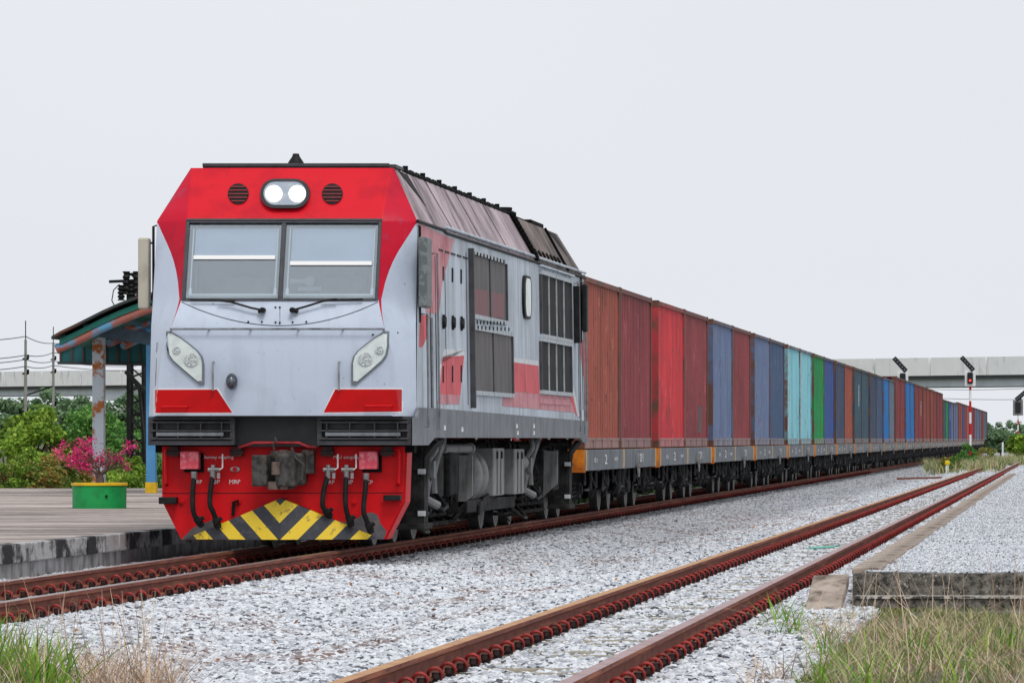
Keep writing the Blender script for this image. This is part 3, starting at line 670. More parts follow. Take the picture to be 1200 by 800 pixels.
# jumper boxes
m_jump = paint('scuffed_red_box', rgb(206, 70, 88), rgb(222, 120, 130), sc=14, lo=.45, hi=.6, spot=rgb(240, 200, 205), splo=.62, sphi=.68, spsc=22, rough=.5)
for x0_, x1_ in ((214, 235.5), (423, 444)):
    p0, p1 = PP(x0_, 549.5), PP(x1_, 528.5); mb = MB(); mb.box(p0[0], p1[0], YP - .16, YP - .02, p0[2], p1[2]); jb = mb.build('jumper_box', m_jump, loco, bevel=.01)
    MB().box(p0[0] + .02, p1[0] + .03, YP - .03, YP + .01, p0[2] - .03, p1[2] - .02).build('box_bracket', m_soot, jb)
# hoses and cocks
def hose(pts, cock=True, r_=.026, box=False):
    q = [Vector(PP(a, b, YP - .12 - .05 * math.sin(math.pi * i / (len(pts) - 1)))) for i, (a, b) in enumerate(pts)]
    fine = []
    for i in range(len(q) - 1):
        p0 = q[max(i - 1, 0)]; p1 = q[i]; p2 = q[i + 1]; p3 = q[min(i + 2, len(q) - 1)]
        for t in (0, .25, .5, .75): fine.append(.5 * ((2 * p1) + (p2 - p0) * t + (2 * p0 - 5 * p1 + 4 * p2 - p3) * t * t + (3 * p1 - p0 - 3 * p2 + p3) * t ** 3))
    fine.append(q[-1])
    h_ = MB().tube(fine, r_, 10).build('hose', m_black, loco, smooth=50)
    e = q[-1]; d = (q[-1] - q[-2]).normalized(); m2 = MB(); m2.tube([e - d * .05, e + d * .02, e + d * .06], [.036, .04, .03], 10); m2.tube([e + Vector((-.01, -.02, -.02)), e + Vector((.05, -.03, .05))], .022, 8); m2.build('hose_coupling', m_under, h_, smooth=40)
    t0 = q[0]; m3 = MB(); m3.tube([t0 + Vector((0, 0, .05)), t0 + Vector((0, 0, -.03))], [.034, .03], 10)
    if cock:
        m3.tube([t0 + Vector((0, .11, .07)), t0 + Vector((0, .03, .07)), t0 + Vector((0, 0, .03))], .03, 10); m3.tube([t0 + Vector((-.05, .01, .06)), t0 + Vector((.07, .01, .06))], .024, 8)
        m3.tube([t0 + Vector((0, .01, .06)), t0 + Vector((0, .01, .11))], .024, 8)
        m3.bar(t0 + Vector((.06, -.01, .03)), t0 + Vector((.06, -.01, -.03)), .03, .02)
    m3.build('cock', m_steel, h_, smooth=40)
    if cock:
        MB().tube([t0 + Vector((.07, -.01, .06)), t0 + Vector((.10, -.01, .08)), t0 + Vector((.10, -.01, .22))], .008, 6).build('cock_handle', m_letter, h_)
hose([(227.5, 558), (226, 575), (226, 595), (229, 606), (233, 611)], False)
hose([(249.5, 557), (247, 572), (246, 590), (250, 600), (254, 612)])
hose([(384.5, 557), (380, 572), (378, 590), (381, 598), (384, 601)])
hose([(406, 557), (405, 572), (405, 590), (407, 602), (410, 610)])
hose([(429, 560), (428, 575), (426, 597), (429, 608), (433, 618)], False)
mb = MB(); p = Vector(PP(275.5, 549.5, YP)); mb.cyl(p, p + Vector((0, -.04, 0)), .022, 12, 0); mb.prism([p + Vector((.055 * math.cos(a), 0, .03 * math.sin(a))) for a in np.linspace(0, 6.283, 13)[:-1]], [p + Vector((.05 * math.cos(a), -.015, .026 * math.sin(a))) for a in np.linspace(0, 6.283, 13)[:-1]], 1)
mb.build('pilot_button', [m_redface, m_steel], pil)
mb = MB(); mb.bar(PP(274, 588, YP - .03), PP(273, 604, YP - .03), .03, .03); mb.tube([PP(272, 589, YP - .03), PP(279, 586, YP - .04), PP(279, 592, YP - .04)], .012, 6); mb.build('hook_bracket', m_soot, pil)
for x_ in (205, 279, 385, 455):
    mb = MB(); p = Vector(PP(x_, 530)); mb.box(p.x - .05, p.x + .05, YP - .1, YP + .02, p.z - .04, p.z + .06); mb.cyl(p + Vector((-.07, -.08, 0)), p + Vector((.07, -.08, 0)), .03, 12); mb.build('hinge_block', paint('dark_red_casting', rgb(96, 16, 20), (.02, .015, .015), sc=8, lo=.4, hi=.6, rough=.7), loco)
# knuckle coupler
mb = MB(); c = Vector(PP(322, 550, YP - .25))
m_coup = paint('greasy_coupler', (.075, .07, .066), (.018, .016, .016), sc=10, lo=.4, hi=.6, spot=rgb(96, 70, 52), splo=.6, sphi=.66, spsc=12, rough=.6)
mb = MB(); mb.box(c.x - .06, c.x + .30, c.y + .0, YP + .05, c.z - .16, c.z + .17)           # head / shank
mb.build('coupler_shank', m_coup, loco, bevel=.03)
cp = MB()
C = lambda pts, z0, z1: cp.prism([(c.x + a, c.y + b, c.z + z0) for a, b in pts], [(c.x + a, c.y + b, c.z + z1) for a, b in pts])
C([(-.22, -.12), (-.06, -.14), (-.04, -.04), (-.03, .12), (-.20, .1)], -.17, .15)            # guard arm (left block)
C([(-.05, .02), (.16, .0), (.2, .14), (-.05, .16)], -.20, .19)
C([(.02, -.14), (.12, -.18), (.22, -.1), (.24, .06), (.1, .06), (.1, -.05), (.02, -.06)], -.17, .16)   # knuckle
cp.build('coupler_head', m_coup, loco, bevel=.018)
MB().box(c.x - .04, c.x + .02, c.y - .03, c.y + .01, c.z - .13, c.z + .12).build('coupler_jaw_shade', m_black, loco)  # black box painting the dark of the coupler's open cavity
kn = MB(); kn.tube([(c.x + .035, c.y - .17, c.z - .05), (c.x + .035, c.y - .17, c.z + .08)], .045, 12); kn.tube([(c.x + .1, c.y - .08, c.z - .2), (c.x + .1, c.y - .08, c.z + .2)], .05, 12); kn.tube([(c.x + .0, c.y - .1, c.z - .2), (c.x + .0, c.y - .1, c.z - .12)], .06, 12)
kn.build('coupler_pin', paint('worn_knuckle', rgb(112, 96, 88), rgb(70, 60, 56), sc=14, rough=.45, metal=.3), loco, smooth=40)
mb = MB(); mb.tube([(c.x + .18, c.y - .05, c.z + .22), (c.x + .22, c.y - .1, c.z + .12), (c.x + .3, c.y - .05, c.z + .05), (c.x + .28, c.y - .05, c.z - .1)], .014, 6); mb.tube([(c.x, c.y - .02, c.z + .2), (c.x - .02, c.y - .02, c.z + .26), (c.x + .02, c.y - .02, c.z + .29), (c.x, c.y - .02, c.z + .33)], .012, 6)
mb.box(c.x + .26, c.x + .38, c.y + .1, YP + .03, c.z - .04, c.z + .20); mb.build('coupler_lifter', m_coup, loco)

# ---- locomotive side
def hw_at(z): return f_out(max(1.37, min(3.374, z)))
def SD(px, py, off=0.0):
    hw = 1.37
    for _ in range(4):
        X = LX + hw + off; Y = -X * FP / (VX - px); Z = EYE + (VY - py) / FP * Y; hw = hw_at(Z)
    return Vector((X, Y, Z))
def sprism(name, pts, mat, parent, o0, o1, bevel=0, smooth=None):
    A = [SD(a, b, o0) for a, b in pts]; B = [p + Vector((o1 - o0, 0, 0)) for p in A]
    return MB().prism(A, B).build(name, mat, parent, smooth, bevel)
def srect(name, x0, y0, x1, y1, mat, parent, o0=-.01, o1=.02, bevel=0, z=None):
    """rectangle in true y/z from its photo corners: left-top and right-bottom"""
    a = SD(x0, y0); b = SD(x1, y1)
    xx0 = LX + hw_at((a.z + b.z) / 2)
    return MB().hexa([(LX + hw_at(b.z) + o0, a.y, b.z), (LX + hw_at(b.z) + o1, a.y, b.z), (LX + hw_at(b.z) + o1, b.y, b.z), (LX + hw_at(b.z) + o0, b.y, b.z), (LX + hw_at(a.z) + o0, a.y, a.z), (LX + hw_at(a.z) + o1, a.y, a.z), (LX + hw_at(a.z) + o1, b.y, a.z), (LX + hw_at(a.z) + o0, b.y, a.z)]).build(name, mat, parent, bevel=bevel)
# livery
sprism('livery_panel', [(491, 262), (532, 281), (527, 298), (518, 330), (514, 368), (499, 366), (494, 300)][::-1], m_sidepink, loco, -.001, .004)
sprism('livery_panel', [(495, 368), (502, 369), (500, 392), (494, 406), (484.5, 404)][::-1] if False else [(492, 369), (502, 369), (501, 392), (495, 406), (491, 407)][::-1], m_sidered, loco, -.001, .004)
sprism('livery_panel', [(518, 418), (543.5, 416.5), (539, 463), (515, 461.5)][::-1], m_sidered, loco, -.001, .004)
sprism('livery_panel', [(515, 461.5), (539, 463), (537.5, 473.5), (512, 473)][::-1], m_sidepink, loco, -.001, .004)
sprism('livery_line', [(514, 440), (516, 427), (521, 409), (545, 409), (543.5, 416.5), (518, 418), (515, 450)][::-1], m_sidewhite, loco, -.001, .004)
sprism('livery_panel', [(599, 424), (630.5, 428.5), (632, 461.5), (599, 458.5)][::-1], m_sidered, loco, -.001, .004)
sprism('livery_line', [(599, 418.6), (630.5, 422.8), (630.5, 428.4), (599, 423.9)][::-1], m_sidewhite, loco, -.001, .004)
sprism('livery_panel', [(589.6, 458.6), (632, 461.6), (667, 465), (673.5, 483), (588.5, 475.5)][::-1], m_sidepink, loco, -.001, .004)
sprism('livery_panel', [(664, 433), (676.5, 488), (674, 484), (667.2, 465), (664, 464.5)][::-1], m_sidered, loco, -.001, .004)
sprism('livery_line', [(663.5, 424), (665, 424), (679, 488), (676.5, 488)][::-1], m_sidewhite, loco, -.001, .004)
sprism('livery_panel', [(680.5, 395), (686, 405), (686, 445), (683, 440), (680.5, 415)][::-1], m_sidered, loco, -.001, .004)
# gutter and eaves strip
def line_side(name, pts, r_, mat, off=0.02, par=loco, n=6): return MB().tube([SD(a, b, off) for a, b in pts], r_, n).build(name, mat, par, smooth=40)
line_side('gutter', [(489.5, 259), (520, 269.5), (523, 273), (686, 326)], .018, m_black, .01)
line_side('eaves_rail', [(521, 266), (686, 320)], .018, m_side, .005)
mb = MB()
for i in range(9): a = SD(514 + i * 7.2, 292.5 + i * 2.2, .004); b = SD(514 + i * 7.2 + 5, 292.5 + (i + .7) * 2.2, .004); mb.bar(a, b, .01, .02)
mb.build('vent_slot', m_black, loco)
for x_ in (519, 530, 540.2):
    for (ya, yb, w_) in ((312.5, 328.5, .024), (429, 448, .022)):
        k_ = (x_ - 519) / 21 * 3.5
        k2 = k_ if ya < 400 else -k_ * .2
        a = SD(x_, ya + k2, .004); b = SD(x_, yb + k2, .004); MB().bar(a, b, .02, w_ * 2.4).build('louvre_slot', m_black, loco)
    a = SD(x_ + .7, 369 + (x_ - 519) * .1, .01); b = SD(x_ + .7, 385 + (x_ - 519) * .1, .01); m2 = MB(); m2.bar(a, b, .03, .05); cc = (a + b) / 2; m2.cyl(cc, cc + Vector((.03, 0, 0)), .06, 10); m2.build('door_latch', m_black, loco)
for x_ in (521, 546):
    a = SD(x_, 296, .003); b = SD(x_, 474, .003); b.y = a.y; MB().bar(a, b, .006, .012).build('door_seam', m_seam, loco)
# radiator grilles
m_screen = NT('dusty_radiator_mesh'); v = m_screen.coords((1, 1, 1)); wv = m_screen.n('ShaderNodeTexWave', bands_direction='Z'); wv.inputs['Scale'].default_value = 12; m_screen.l(v, wv.inputs['Vector'])
c = m_screen.mix(m_screen.ramp(m_screen.noise(m_screen.coords((2, 2, .5)), 1.6, 4), .4, .65), rgb(84, 82, 80), rgb(118, 110, 112)); c = m_screen.mix(m_screen.ramp(wv.outputs['Fac'], .2, .8, .0, .5), c, rgb(52, 50, 50))
m_screen = m_screen.done(c, .7)
m_alu = paint('aluminium_frame', rgb(176, 184, 190), rgb(120, 126, 132), sc=5, rough=.5)
def grille(x0, y0, x1, y1, nx, matp, frame=.05, name='radiator_grille', barmat=None, mullion=.035):
    a = SD(x0, y0); b = SD(x1, y1)
    g0 = srect(name, x0, y0, x1, y1, matp, loco, .0, .012)
    xo = .03
    def rect(ya, yb, za, zb, nm, mt, o1=.035):
        MB().hexa([(LX + hw_at(za) - .005, ya, za), (LX + hw_at(za) + o1, ya, za), (LX + hw_at(za) + o1, yb, za), (LX + hw_at(za) - .005, yb, za), (LX + hw_at(zb) - .005, ya, zb), (LX + hw_at(zb) + o1, ya, zb), (LX + hw_at(zb) + o1, yb, zb), (LX + hw_at(zb) - .005, yb, zb)]).build(nm, mt, g0)
    rect(a.y - frame, b.y + frame, a.z, a.z + frame, 'grille_frame', barmat or m_alu); rect(a.y - frame, b.y + frame, b.z - frame, b.z, 'grille_frame', barmat or m_alu)
    rect(a.y - frame, a.y, b.z, a.z, 'grille_frame', m_grille); rect(b.y, b.y + frame, b.z, a.z, 'grille_frame', m_grille)
    for i in range(1, nx):
        yy = a.y + (b.y - a.y) * i / nx; rect(yy - mullion, yy + mullion, b.z, a.z, 'grille_mullion', (m_grille if not barmat else barmat), .028)
    return g0, a, b
grille(552, 297.5, 592, 376, 2, m_screen); grille(552.5, 386, 599, 461, 2, m_screen)
m_tint = paint('reddish_grille_tint', rgb(128, 92, 96), rgb(112, 100, 102), sc=3, streak=rgb(150, 60, 66), stsc=(6, 6, .6), stlo=.5, sthi=.7, rough=.75)
sprism('livery_panel', [(553, 337), (571.5, 341), (571.5, 371), (553, 369.5)][::-1], m_tint, loco, .012, .016)
sprism('livery_panel', [(575, 342), (590.5, 345), (590.5, 373), (575, 371.5)][::-1], m_tint, loco, .012, .016)
# scalloped top rows
mb = MB()
for (x0, x1, y0, y1) in ((553, 592, 296, 307), (553, 592, 377, 379), (553, 598, 383, 386)):
    for i in range(10):
        t = (i + .5) / 10; p = SD(x0 + (x1 - x0) * t, y0 + (y1 - y0) * t, .035); mb.cyl(p, p + Vector((.012, 0, 0)), .022, 8)
mb.build('screw_row', m_black, loco)
srect('grille_post', 549.4, 291, 551.4, 478, m_grille, loco, 0, .06)
m_void = paint('dark_intake', (.008, .008, .009), (.028, .024, .022), sc=3, rough=.9)
grille(632, 321, 668, 398, 4, m_void, name='intake_grille', barmat=m_alu, mullion=.014); grille(632, 399.5, 668, 460, 4, m_void, name='intake_grille', barmat=m_alu, mullion=.014)
srect('intake_hood', 631, 312, 669.5, 322.5, m_side, loco, 0, .05); srect('intake_post', 671.5, 335, 674.0, 402, m_black, loco, .0, .08)
srect('hatch_outline', 632, 466, 667, 475, m_sidepink, loco, .0, .014)
# slim oval window
a = SD(611, 322); b = SD(620.5, 374.5); ym, zm = (a.y + b.y) / 2, (a.z + b.z) / 2; hy, hz = abs(b.y - a.y) / 2, abs(a.z - b.z) / 2
def oval(hy, hz, o0, o1, n=8, r_=.22):
    pts = []
    for (sy, sz, a0) in ((1, 1, 0), (-1, 1, 90), (-1, -1, 180), (1, -1, 270)):
        for i in range(n + 1): t = R(a0 + 90 * i / n); pts.append((ym + sy * (hy - r_) + r_ * math.cos(t), zm + sz * (hz - r_) + r_ * math.sin(t)))
    X = LX + hw_at(zm); return MB().prism([(X + o0, p, q) for p, q in pts], [(X + o1, p, q) for p, q in pts])
wo_ = oval(hy, hz, -.01, .035).build('side_window', m_black, loco, smooth=40); oval(hy * .68, hz * .88, .03, .04, r_=.15).build('window_pane', paint('bright_pane', rgb(196, 206, 200), rgb(150, 170, 160), sc=3, rough=.15), wo_)
# cab side doors: seams, handrails, mirrors
m_rails = paint('grey_grab_rail', rgb(122, 126, 130), rgb(80, 82, 86), sc=9, rough=.45)
for (x_, y0_, y1_, o) in ((500.5, 368, 500, .07), (506, 372, 500, .03), (512.5, 297, 502, .06), (678.5, 332, 505, .06), (683.2, 330, 508, .06), (686.2, 340, 500, .02)):
    a = SD(x_, y0_, o); b = SD(x_, y1_, o); b.y = a.y; b.z = max(b.z, 1.2); m2 = MB(); m2.tube([a - Vector((o, 0, 0)), a, b, b - Vector((o, 0, 0))], .011, 8); m2.build('side_handrail', m_rails, loco, smooth=40)
for (x_, y0_, y1_) in ((503, 300, 490), (509.5, 300, 490), (676.5, 330, 490), (681, 330, 480)):
    a = SD(x_, y0_, .003); b = SD(x_, y1_, .003); b.y = a.y; MB().bar(a, b, .008, .03).build('door_seam', m_seam, loco)
m_mir = paint('mirror_housing', rgb(92, 98, 100), rgb(120, 126, 126), sc=18, lo=.5, hi=.6, rough=.5)
m_mir2 = paint('beige_mirror_housing', rgb(186, 180, 166), rgb(160, 154, 140), sc=5, rough=.5)
def mirror(x0, x1, y0, y1, z0, z1, mat, sg):
    o = MB().box(x0, x1, y0, y1, z0, z1).build('mirror', mat, loco, bevel=.02)
    q = MB(); xx = x0 - .03 if sg > 0 else x1 + .03
    q.tube([(xx - sg * .06, y1, z1 + .14), (xx, y1 - .05, z1 + .12), (xx, y1 - .05, z0 - .14), (xx - sg * .06, y1, z0 - .16)], .014, 8); q.bar((xx, y1 - .05, z1 - .05), ((x0 + x1) / 2, y1 - .05, z1 - .05), .02, .02); q.bar((xx, y1 - .05, z0 + .05), ((x0 + x1) / 2, y1 - .05, z0 + .05), .02, .02)
    q.build('mirror_arm', m_black, o)
mirror(LX + 1.385, LX + 1.475, 53.98, 54.40, 2.48, 3.20, m_mir, 1)
mirror(LX - 1.525, LX - 1.415, 54.25, 54.42, 2.47, 3.20, m_mir2, -1)
mirror(LX + 1.385, LX + 1.45, 72.2, 72.45, 2.6, 3.25, m_black, 1)
# step well marks and small labels on the sill
for (x_, y_) in ((521.5, 501), (542, 503), (606, 499), (607, 507), (626, 499), (626, 507)):
    a = SD(x_, y_, .036); MB().box(a.x - .03, a.x + .003, a.y - .06, a.y + .06, a.z - .025, a.z + .025).build('sill_plate', m_letter, loco)
# roof edge clutter
def RF(px, side=1, zt=3.935, hwt=1.04): X = LX + hwt; Y = -X * FP / (VX - px); return Vector((X, Y, zt))
mb = MB(); y_ = 55.75
line = MB(); line.tube([(LX + 1.03, 55.6, 3.955), (LX + 1.03, 66.4, 3.955)], .02, 6); line.build('roof_cable_rail', m_soot, loco)
for i in range(21):
    yy = 55.8 + i * .5; mb.box(LX + 1.0, LX + 1.05, yy - .03, yy + .03, 3.93, 3.985 + (.03 if i % 3 == 0 else 0)); mb.box(LX + 1.01, LX + 1.04, yy - .14, yy - .06, 3.95, 3.99)
mb.build('roof_bracket', m_soot, loco)
ch = lambda t, yy, d=0: Vector((LX + 1.335 + (1.04 - 1.335) * t + d * .88, yy, 3.374 + .561 * t + d * .46))
def chq(name, ya0, ya1, yb0, yb1, t0, t1, mat, th=.02, par=loco):
    A = [ch(t0, ya0), ch(t0, ya1), ch(t1, yb1), ch(t1, yb0)]; B = [ch(t0, ya0, th), ch(t0, ya1, th), ch(t1, yb1, th), ch(t1, yb0, th)]
    return MB().prism(A, B).build(name, mat, par)
MB().prism([ch(.40, 56.0, -.001), ch(.97, 55.0, -.001), ch(.97, 55.75, -.001)], [ch(.40, 56.0, .006), ch(.97, 55.0, .006), ch(.97, 55.75, .006)]).build('roof_intake', m_void, loco)
chq('roof_flange', 66.3, 66.5, 66.0, 66.2, -.02, 1.02, m_soot, .05); chq('roof_flange', 70.6, 70.7, 70.4, 70.5, .0, 1.0, m_soot, .03)
MB().prism([ch(.45, 72.0, -.001), ch(.96, 70.9, -.001), ch(.96, 71.9, -.001)], [ch(.45, 72.0, .006), ch(.96, 70.9, .006), ch(.96, 71.9, .006)]).build('roof_intake', m_void, loco)
for i in range(12):
    p = ch(.04 + i / 12, 66.2 - .25 * i / 12 - .03, .04); MB().cyl(p, p + Vector((.03, 0, .02)), .03, 8).build('roof_bolt', m_soot, loco)
for i in range(7): p = ch(.22, 67.0 + i * .5, .0); MB().cyl(p, p + Vector((.02, 0, .012)), .045, 10).build('roof_bolt', m_soot, loco)
for yy in (57.6, 60.4, 63.2): chq('roof_joint', yy, yy + .025, yy - .25, yy - .225, .01, .99, m_seam, .006)
mb = MB()
for (x0, x1, y0, y1, h_) in ((.55, 1.0, 66.6, 67.3, .09), (.4, .98, 67.6, 68.6, .05), (.6, 1.02, 69.0, 70.6, .07)): mb.box(LX + x0, LX + x1, y0, y1, 3.93, 3.93 + h_)
mb.tube([(LX + .9, 66.8, 4.02), (LX + .9, 66.8, 4.06)], .1, 12); mb.build('exhaust_box', m_soot, loco, bevel=.01)
# underside equipment
def UB(name, px0, px1, y0, y1, z0, z1, xo, xi, mat, bev=.01, par=loco, smooth=None):
    return MB().box(LX + xi, LX + xo, y0, y1, z0, z1).build(name, mat, par, bevel=bev)
MB().box(LX - .9, LX + .9, 54.2, 72.6, .85, 1.06).build('underframe', m_soot, loco)
MB().box(LX - .55, LX + .55, 55.0, 73.4, .25, .9).build('underframe_core', m_soot, loco)
def wheelset(yc, parent, r_=.45, x0=TRK):
    for sg in (-1, 1):
        xx = x0 + sg * .50; m2 = MB()
        m2.tube([(xx - sg * .035, yc, r_), (xx - sg * .034, yc, r_)], r_ + .03, 40)
        m2.tube([(xx - sg * .03, yc, r_), (xx - sg * .0, yc, r_), (xx + sg * .095, yc, r_)], [r_ + .004, r_, r_ - .005], 40)
        m2.tube([(xx + sg * .095, yc, r_), (xx + sg * .11, yc, r_)], [r_ * .86, r_ * .6], 32)
        m2.build('wheel', m_wheel, parent, smooth=35)
    MB().cyl((x0 - .6, yc, r_), (x0 + .6, yc, r_), .08, 14).build('axle', m_soot, parent)
def coil(mb, x, y, z0, z1, r_, turns, tr):
    mb.tube([(x + r_ * math.cos(t), y + r_ * math.sin(t), z0 + (z1 - z0) * t / (2 * math.pi * turns)) for t in np.linspace(0, 2 * math.pi * turns, int(turns * 12))], tr, 6)
def bogie(y0, axles, rear=False):
    bg_ = MB().box(TRK + .72, TRK + .84, y0 - .9, y0 + 4.3, .42, .62).build('bogie', m_under, loco, bevel=.02)
    MB().box(TRK - .84, TRK - .72, y0 - .9, y0 + 4.3, .42, .62).build('bogie_frame', m_under, bg_)
    for a in axles: wheelset(a, bg_)
    for a in axles:
        for sg in (-1, 1):
            q = MB(); q.box(TRK + sg * .86 - .1, TRK + sg * .86 + .1, a - .17, a + .17, .30, .60); q.cyl((TRK + sg * .84, a, .45), (TRK + sg * 1.0, a, .45), .13, 18); q.cyl((TRK + sg * 1.0, a, .45), (TRK + sg * 1.03, a, .45), .08, 12); q.build('axle_box', m_under, bg_, bevel=.012)
            for d in (-.38, .38):
                q = MB(); coil(q, TRK + sg * .9, a + d, .22, .60, .085, 4.5, .024); q.cyl((TRK + sg * .9, a + d, .18), (TRK + sg * .9, a + d, .22), .13, 16); q.cyl((TRK + sg * .9, a + d, .60), (TRK + sg * .9, a + d, .65), .12, 16); q.build('spring', m_under2 if rear is False and a == axles[0] else m_under, bg_, smooth=40)
    return bg_
b1 = bogie(56.6, (56.6, 58.3, 60.0)); b2 = bogie(66.9, (66.9, 68.6, 70.3), True)
# cab ladder posts (front and rear)
for (ya, yb, y2) in ((55.65, 56.0, 54.75), (71.9, 72.3, 72.1)):
    q = MB(); q.prism([(LX + 1.20, ya, .25), (LX + 1.20, ya + .05, .95), (LX + 1.30, ya + .25, 1.12), (LX + 1.30, yb + .3, 1.12), (LX + 1.20, yb, .9), (LX + 1.20, yb, .25)], [(LX + 1.24, ya, .25), (LX + 1.24, ya + .05, .95), (LX + 1.36, ya + .25, 1.12), (LX + 1.36, yb + .3, 1.12), (LX + 1.24, yb, .9), (LX + 1.24, yb, .25)])
    q.box(LX + .95, LX + 1.22, ya - .02, ya + .01, .25, 1.08)
    l_ = q.build('step_post', m_under, loco)
    for z_ in (.34, .78):
        MB().box(LX + 1.0, LX + 1.255, ya - .03, yb + .02, z_, z_ + .03).build('step_tread', m_under, l_); MB().box(LX + 1.18, LX + 1.262, ya - .045, ya - .03, z_ - .01, z_ + .045).build('step_nosing', m_sidewhite, l_)
    MB().box(LX + .95, LX + 1.26, ya - .1, yb + .25, .19, .25).build('step_plate', m_under, l_, bevel=.01)
# air reservoirs, tank and cases between the bogies
def UX(px, X): return -X * FP / (VX - px)
def case(name, px0, px1, py0, py1, X1, depth, mat, bev=.012, ylen=None):
    Y0 = UX(px0, X1); Y1 = UX(px1, X1); z1 = EYE + (VY - py0) / FP * Y0; z0 = EYE + (VY - py1) / FP * Y0
    return MB().box(X1 - depth, X1, Y0, Y1, z0, z1).build(name, mat, loco, bevel=bev), Y0, Y1, z0, z1
X1 = LX + 1.28
for i, (pa, pb, ya, yb) in enumerate(((578, 591, 525, 581), (602.5, 614.5, 526, 579))):
    o_, Y0, Y1, z0, z1 = case('equipment_case', pa, pb, ya, yb, X1, .45, m_under2)
    for k in (1, 2):
        yy = Y0 + (Y1 - Y0) * k / 3; MB().box(X1, X1 + .006, yy - .012, yy + .012, z0 + .02, z1 - .02).build('case_seam', m_seam, o_)
    for k in (.3, .7):
        yy = Y0 + (Y1 - Y0) * k; MB().box(X1, X1 + .02, yy - .03, yy + .03, z1 - .12, z1 - .04).build('case_latch', m_black, o_); MB().tube([(X1 - .1, yy, z1), (X1 - .1, yy, z1 + .12)], .014, 6).build('case_hanger', m_under, o_)
for yy in (60.75, 61.35):          # dished reservoir ends
    q = MB(); cz = .71; r_ = .35; n_ = 30; o0 = 0
    prof = [(-.02, .0), (.06, .0)]
    X0 = LX + 1.06
    ring = [(-.08, .26), (-.03, .295), (.0, .30), (.05, .295), (.09, .26), (.12, .16), (.13, .0)]
    for (dy, rr) in ring:
        for k in range(n_): a = 2 * math.pi * k / n_; q.v.append((X0 + rr * .8 * math.cos(a), yy - dy, cz + rr * math.sin(a)))
    for j in range(len(ring) - 1):
        for k in range(n_): k2 = (k + 1) % n_; q.face((j * n_ + k, (j + 1) * n_ + k, (j + 1) * n_ + k2, j * n_ + k2))
    q.build('air_reservoir', m_under2, loco, smooth=60)
MB().box(LX + .5, LX + 1.12, 59.1, 59.95, .50, 1.0).build('fuel_tank', m_under, loco, bevel=.05)
q = MB().box(LX + .5, LX + 1.0, 57.2, 57.9, .55, .95); q.build('sand_box', m_under, loco, bevel=.02)
q = MB(); q.box(LX + .6, LX + 1.1, 57.9, 58.6, .5, .98); q.build('sand_box', m_under, loco, bevel=.02)
q = MB(); q.prism([(LX + 1.1, 60.0, .95), (LX + 1.26, 60.0, .95), (LX + 1.26, 60.0, .5), (LX + 1.1, 60.0, .36)], [(LX + 1.1, 60.07, .95), (LX + 1.26, 60.07, .95), (LX + 1.26, 60.07, .5), (LX + 1.1, 60.07, .36)]); q.build('bracket_plate', m_under2, loco)
for yy in (65.1, 69.9):
    q = MB(); q.prism([(LX + 1.1, yy, .98), (LX + 1.27, yy, .98), (LX + 1.27, yy, .55), (LX + 1.08, yy, .38)], [(LX + 1.1, yy + .06, .98), (LX + 1.27, yy + .06, .98), (LX + 1.27, yy + .06, .55), (LX + 1.08, yy + .06, .38)]); q.build('bracket_plate', m_under2, loco)
    MB().box(LX + .6, LX + 1.08, yy, yy + .6, .45, 1.0).build('sand_box', m_under, loco, bevel=.02)
for y0_ in (56.9, 67.2):          # curved damper arms and hoses by the bogies
    q = MB(); q.tube([(LX + 1.18, y0_ + .2, 1.12), (LX + 1.2, y0_ + .1, 1.02), (LX + 1.1, y0_ + .02, .85), (LX + 1.12, y0_, .62)], .035, 8)
    q.tube([(LX + 1.22, y0_ + .6, 1.12), (LX + 1.18, y0_ + .4, .95), (LX + 1.14, y0_ + .35, .75), (LX + 1.15, y0_ + .35, .55)], .045, 8)
    q.box(LX + 1.02, LX + 1.2, y0_ - .05, y0_ + .15, .72, .90); q.tube([(LX + 1.12, y0_ + .05, .7), (LX + 1.08, y0_ + .15, .5), (LX + 1.2, y0_ + .3, .42)], .05, 8)
    q.build('damper_arm', m_under2, loco, smooth=40)
    q = MB(); q.tube([(LX + 1.0, y0_ + .5, .5), (LX + 1.22, y0_ + .55, .36), (LX + 1.24, y0_ + .8, .40), (LX + 1.1, y0_ + .9, .55)], .025, 8); q.tube([(LX + 1.0, y0_ - .6, .25), (LX + 1.15, y0_ - .5, .15), (LX + 1.15, y0_ - .1, .14), (LX + 1.0, y0_, .3)], .018, 8)
    q.build('sanding_hose', m_black, loco, smooth=40)
q = MB(); q.tube([(LX + 1.05, 58.9, 1.03), (LX + 1.15, 60.6, 1.03)], .05, 12); q.tube([(LX + 1.15, 60.6, 1.03), (LX + 1.15, 60.75, 1.03)], .065, 12); q.build('air_pipe', m_under2, loco, smooth=40)
q = MB(); q.tube([(LX + 1.12, 66.2, .84), (LX + 1.12, 66.8, .84)], .09, 14); q.tube([(LX + 1.12, 66.8, .84), (LX + 1.12, 67.1, .84)], .06, 12); q.build('brake_cylinder', m_under2, loco, smooth=40)
q = MB(); q.prism([(LX + .95, 60.0, .30), (LX + 1.2, 60.0, .30), (LX + 1.2, 60.0, .44), (LX + .95, 60.0, .44)], [(LX + .95, 65.2, .30), (LX + 1.2, 65.2, .30), (LX + 1.2, 65.2, .44), (LX + .95, 65.2, .44)]); q.bar((LX + 1.22, 61.0, .32), (LX + 1.22, 62.6, .52), .03, .12)
q.build('equaliser_beam', m_under, loco, bevel=.01)
rm = random.Random(5); q = MB()
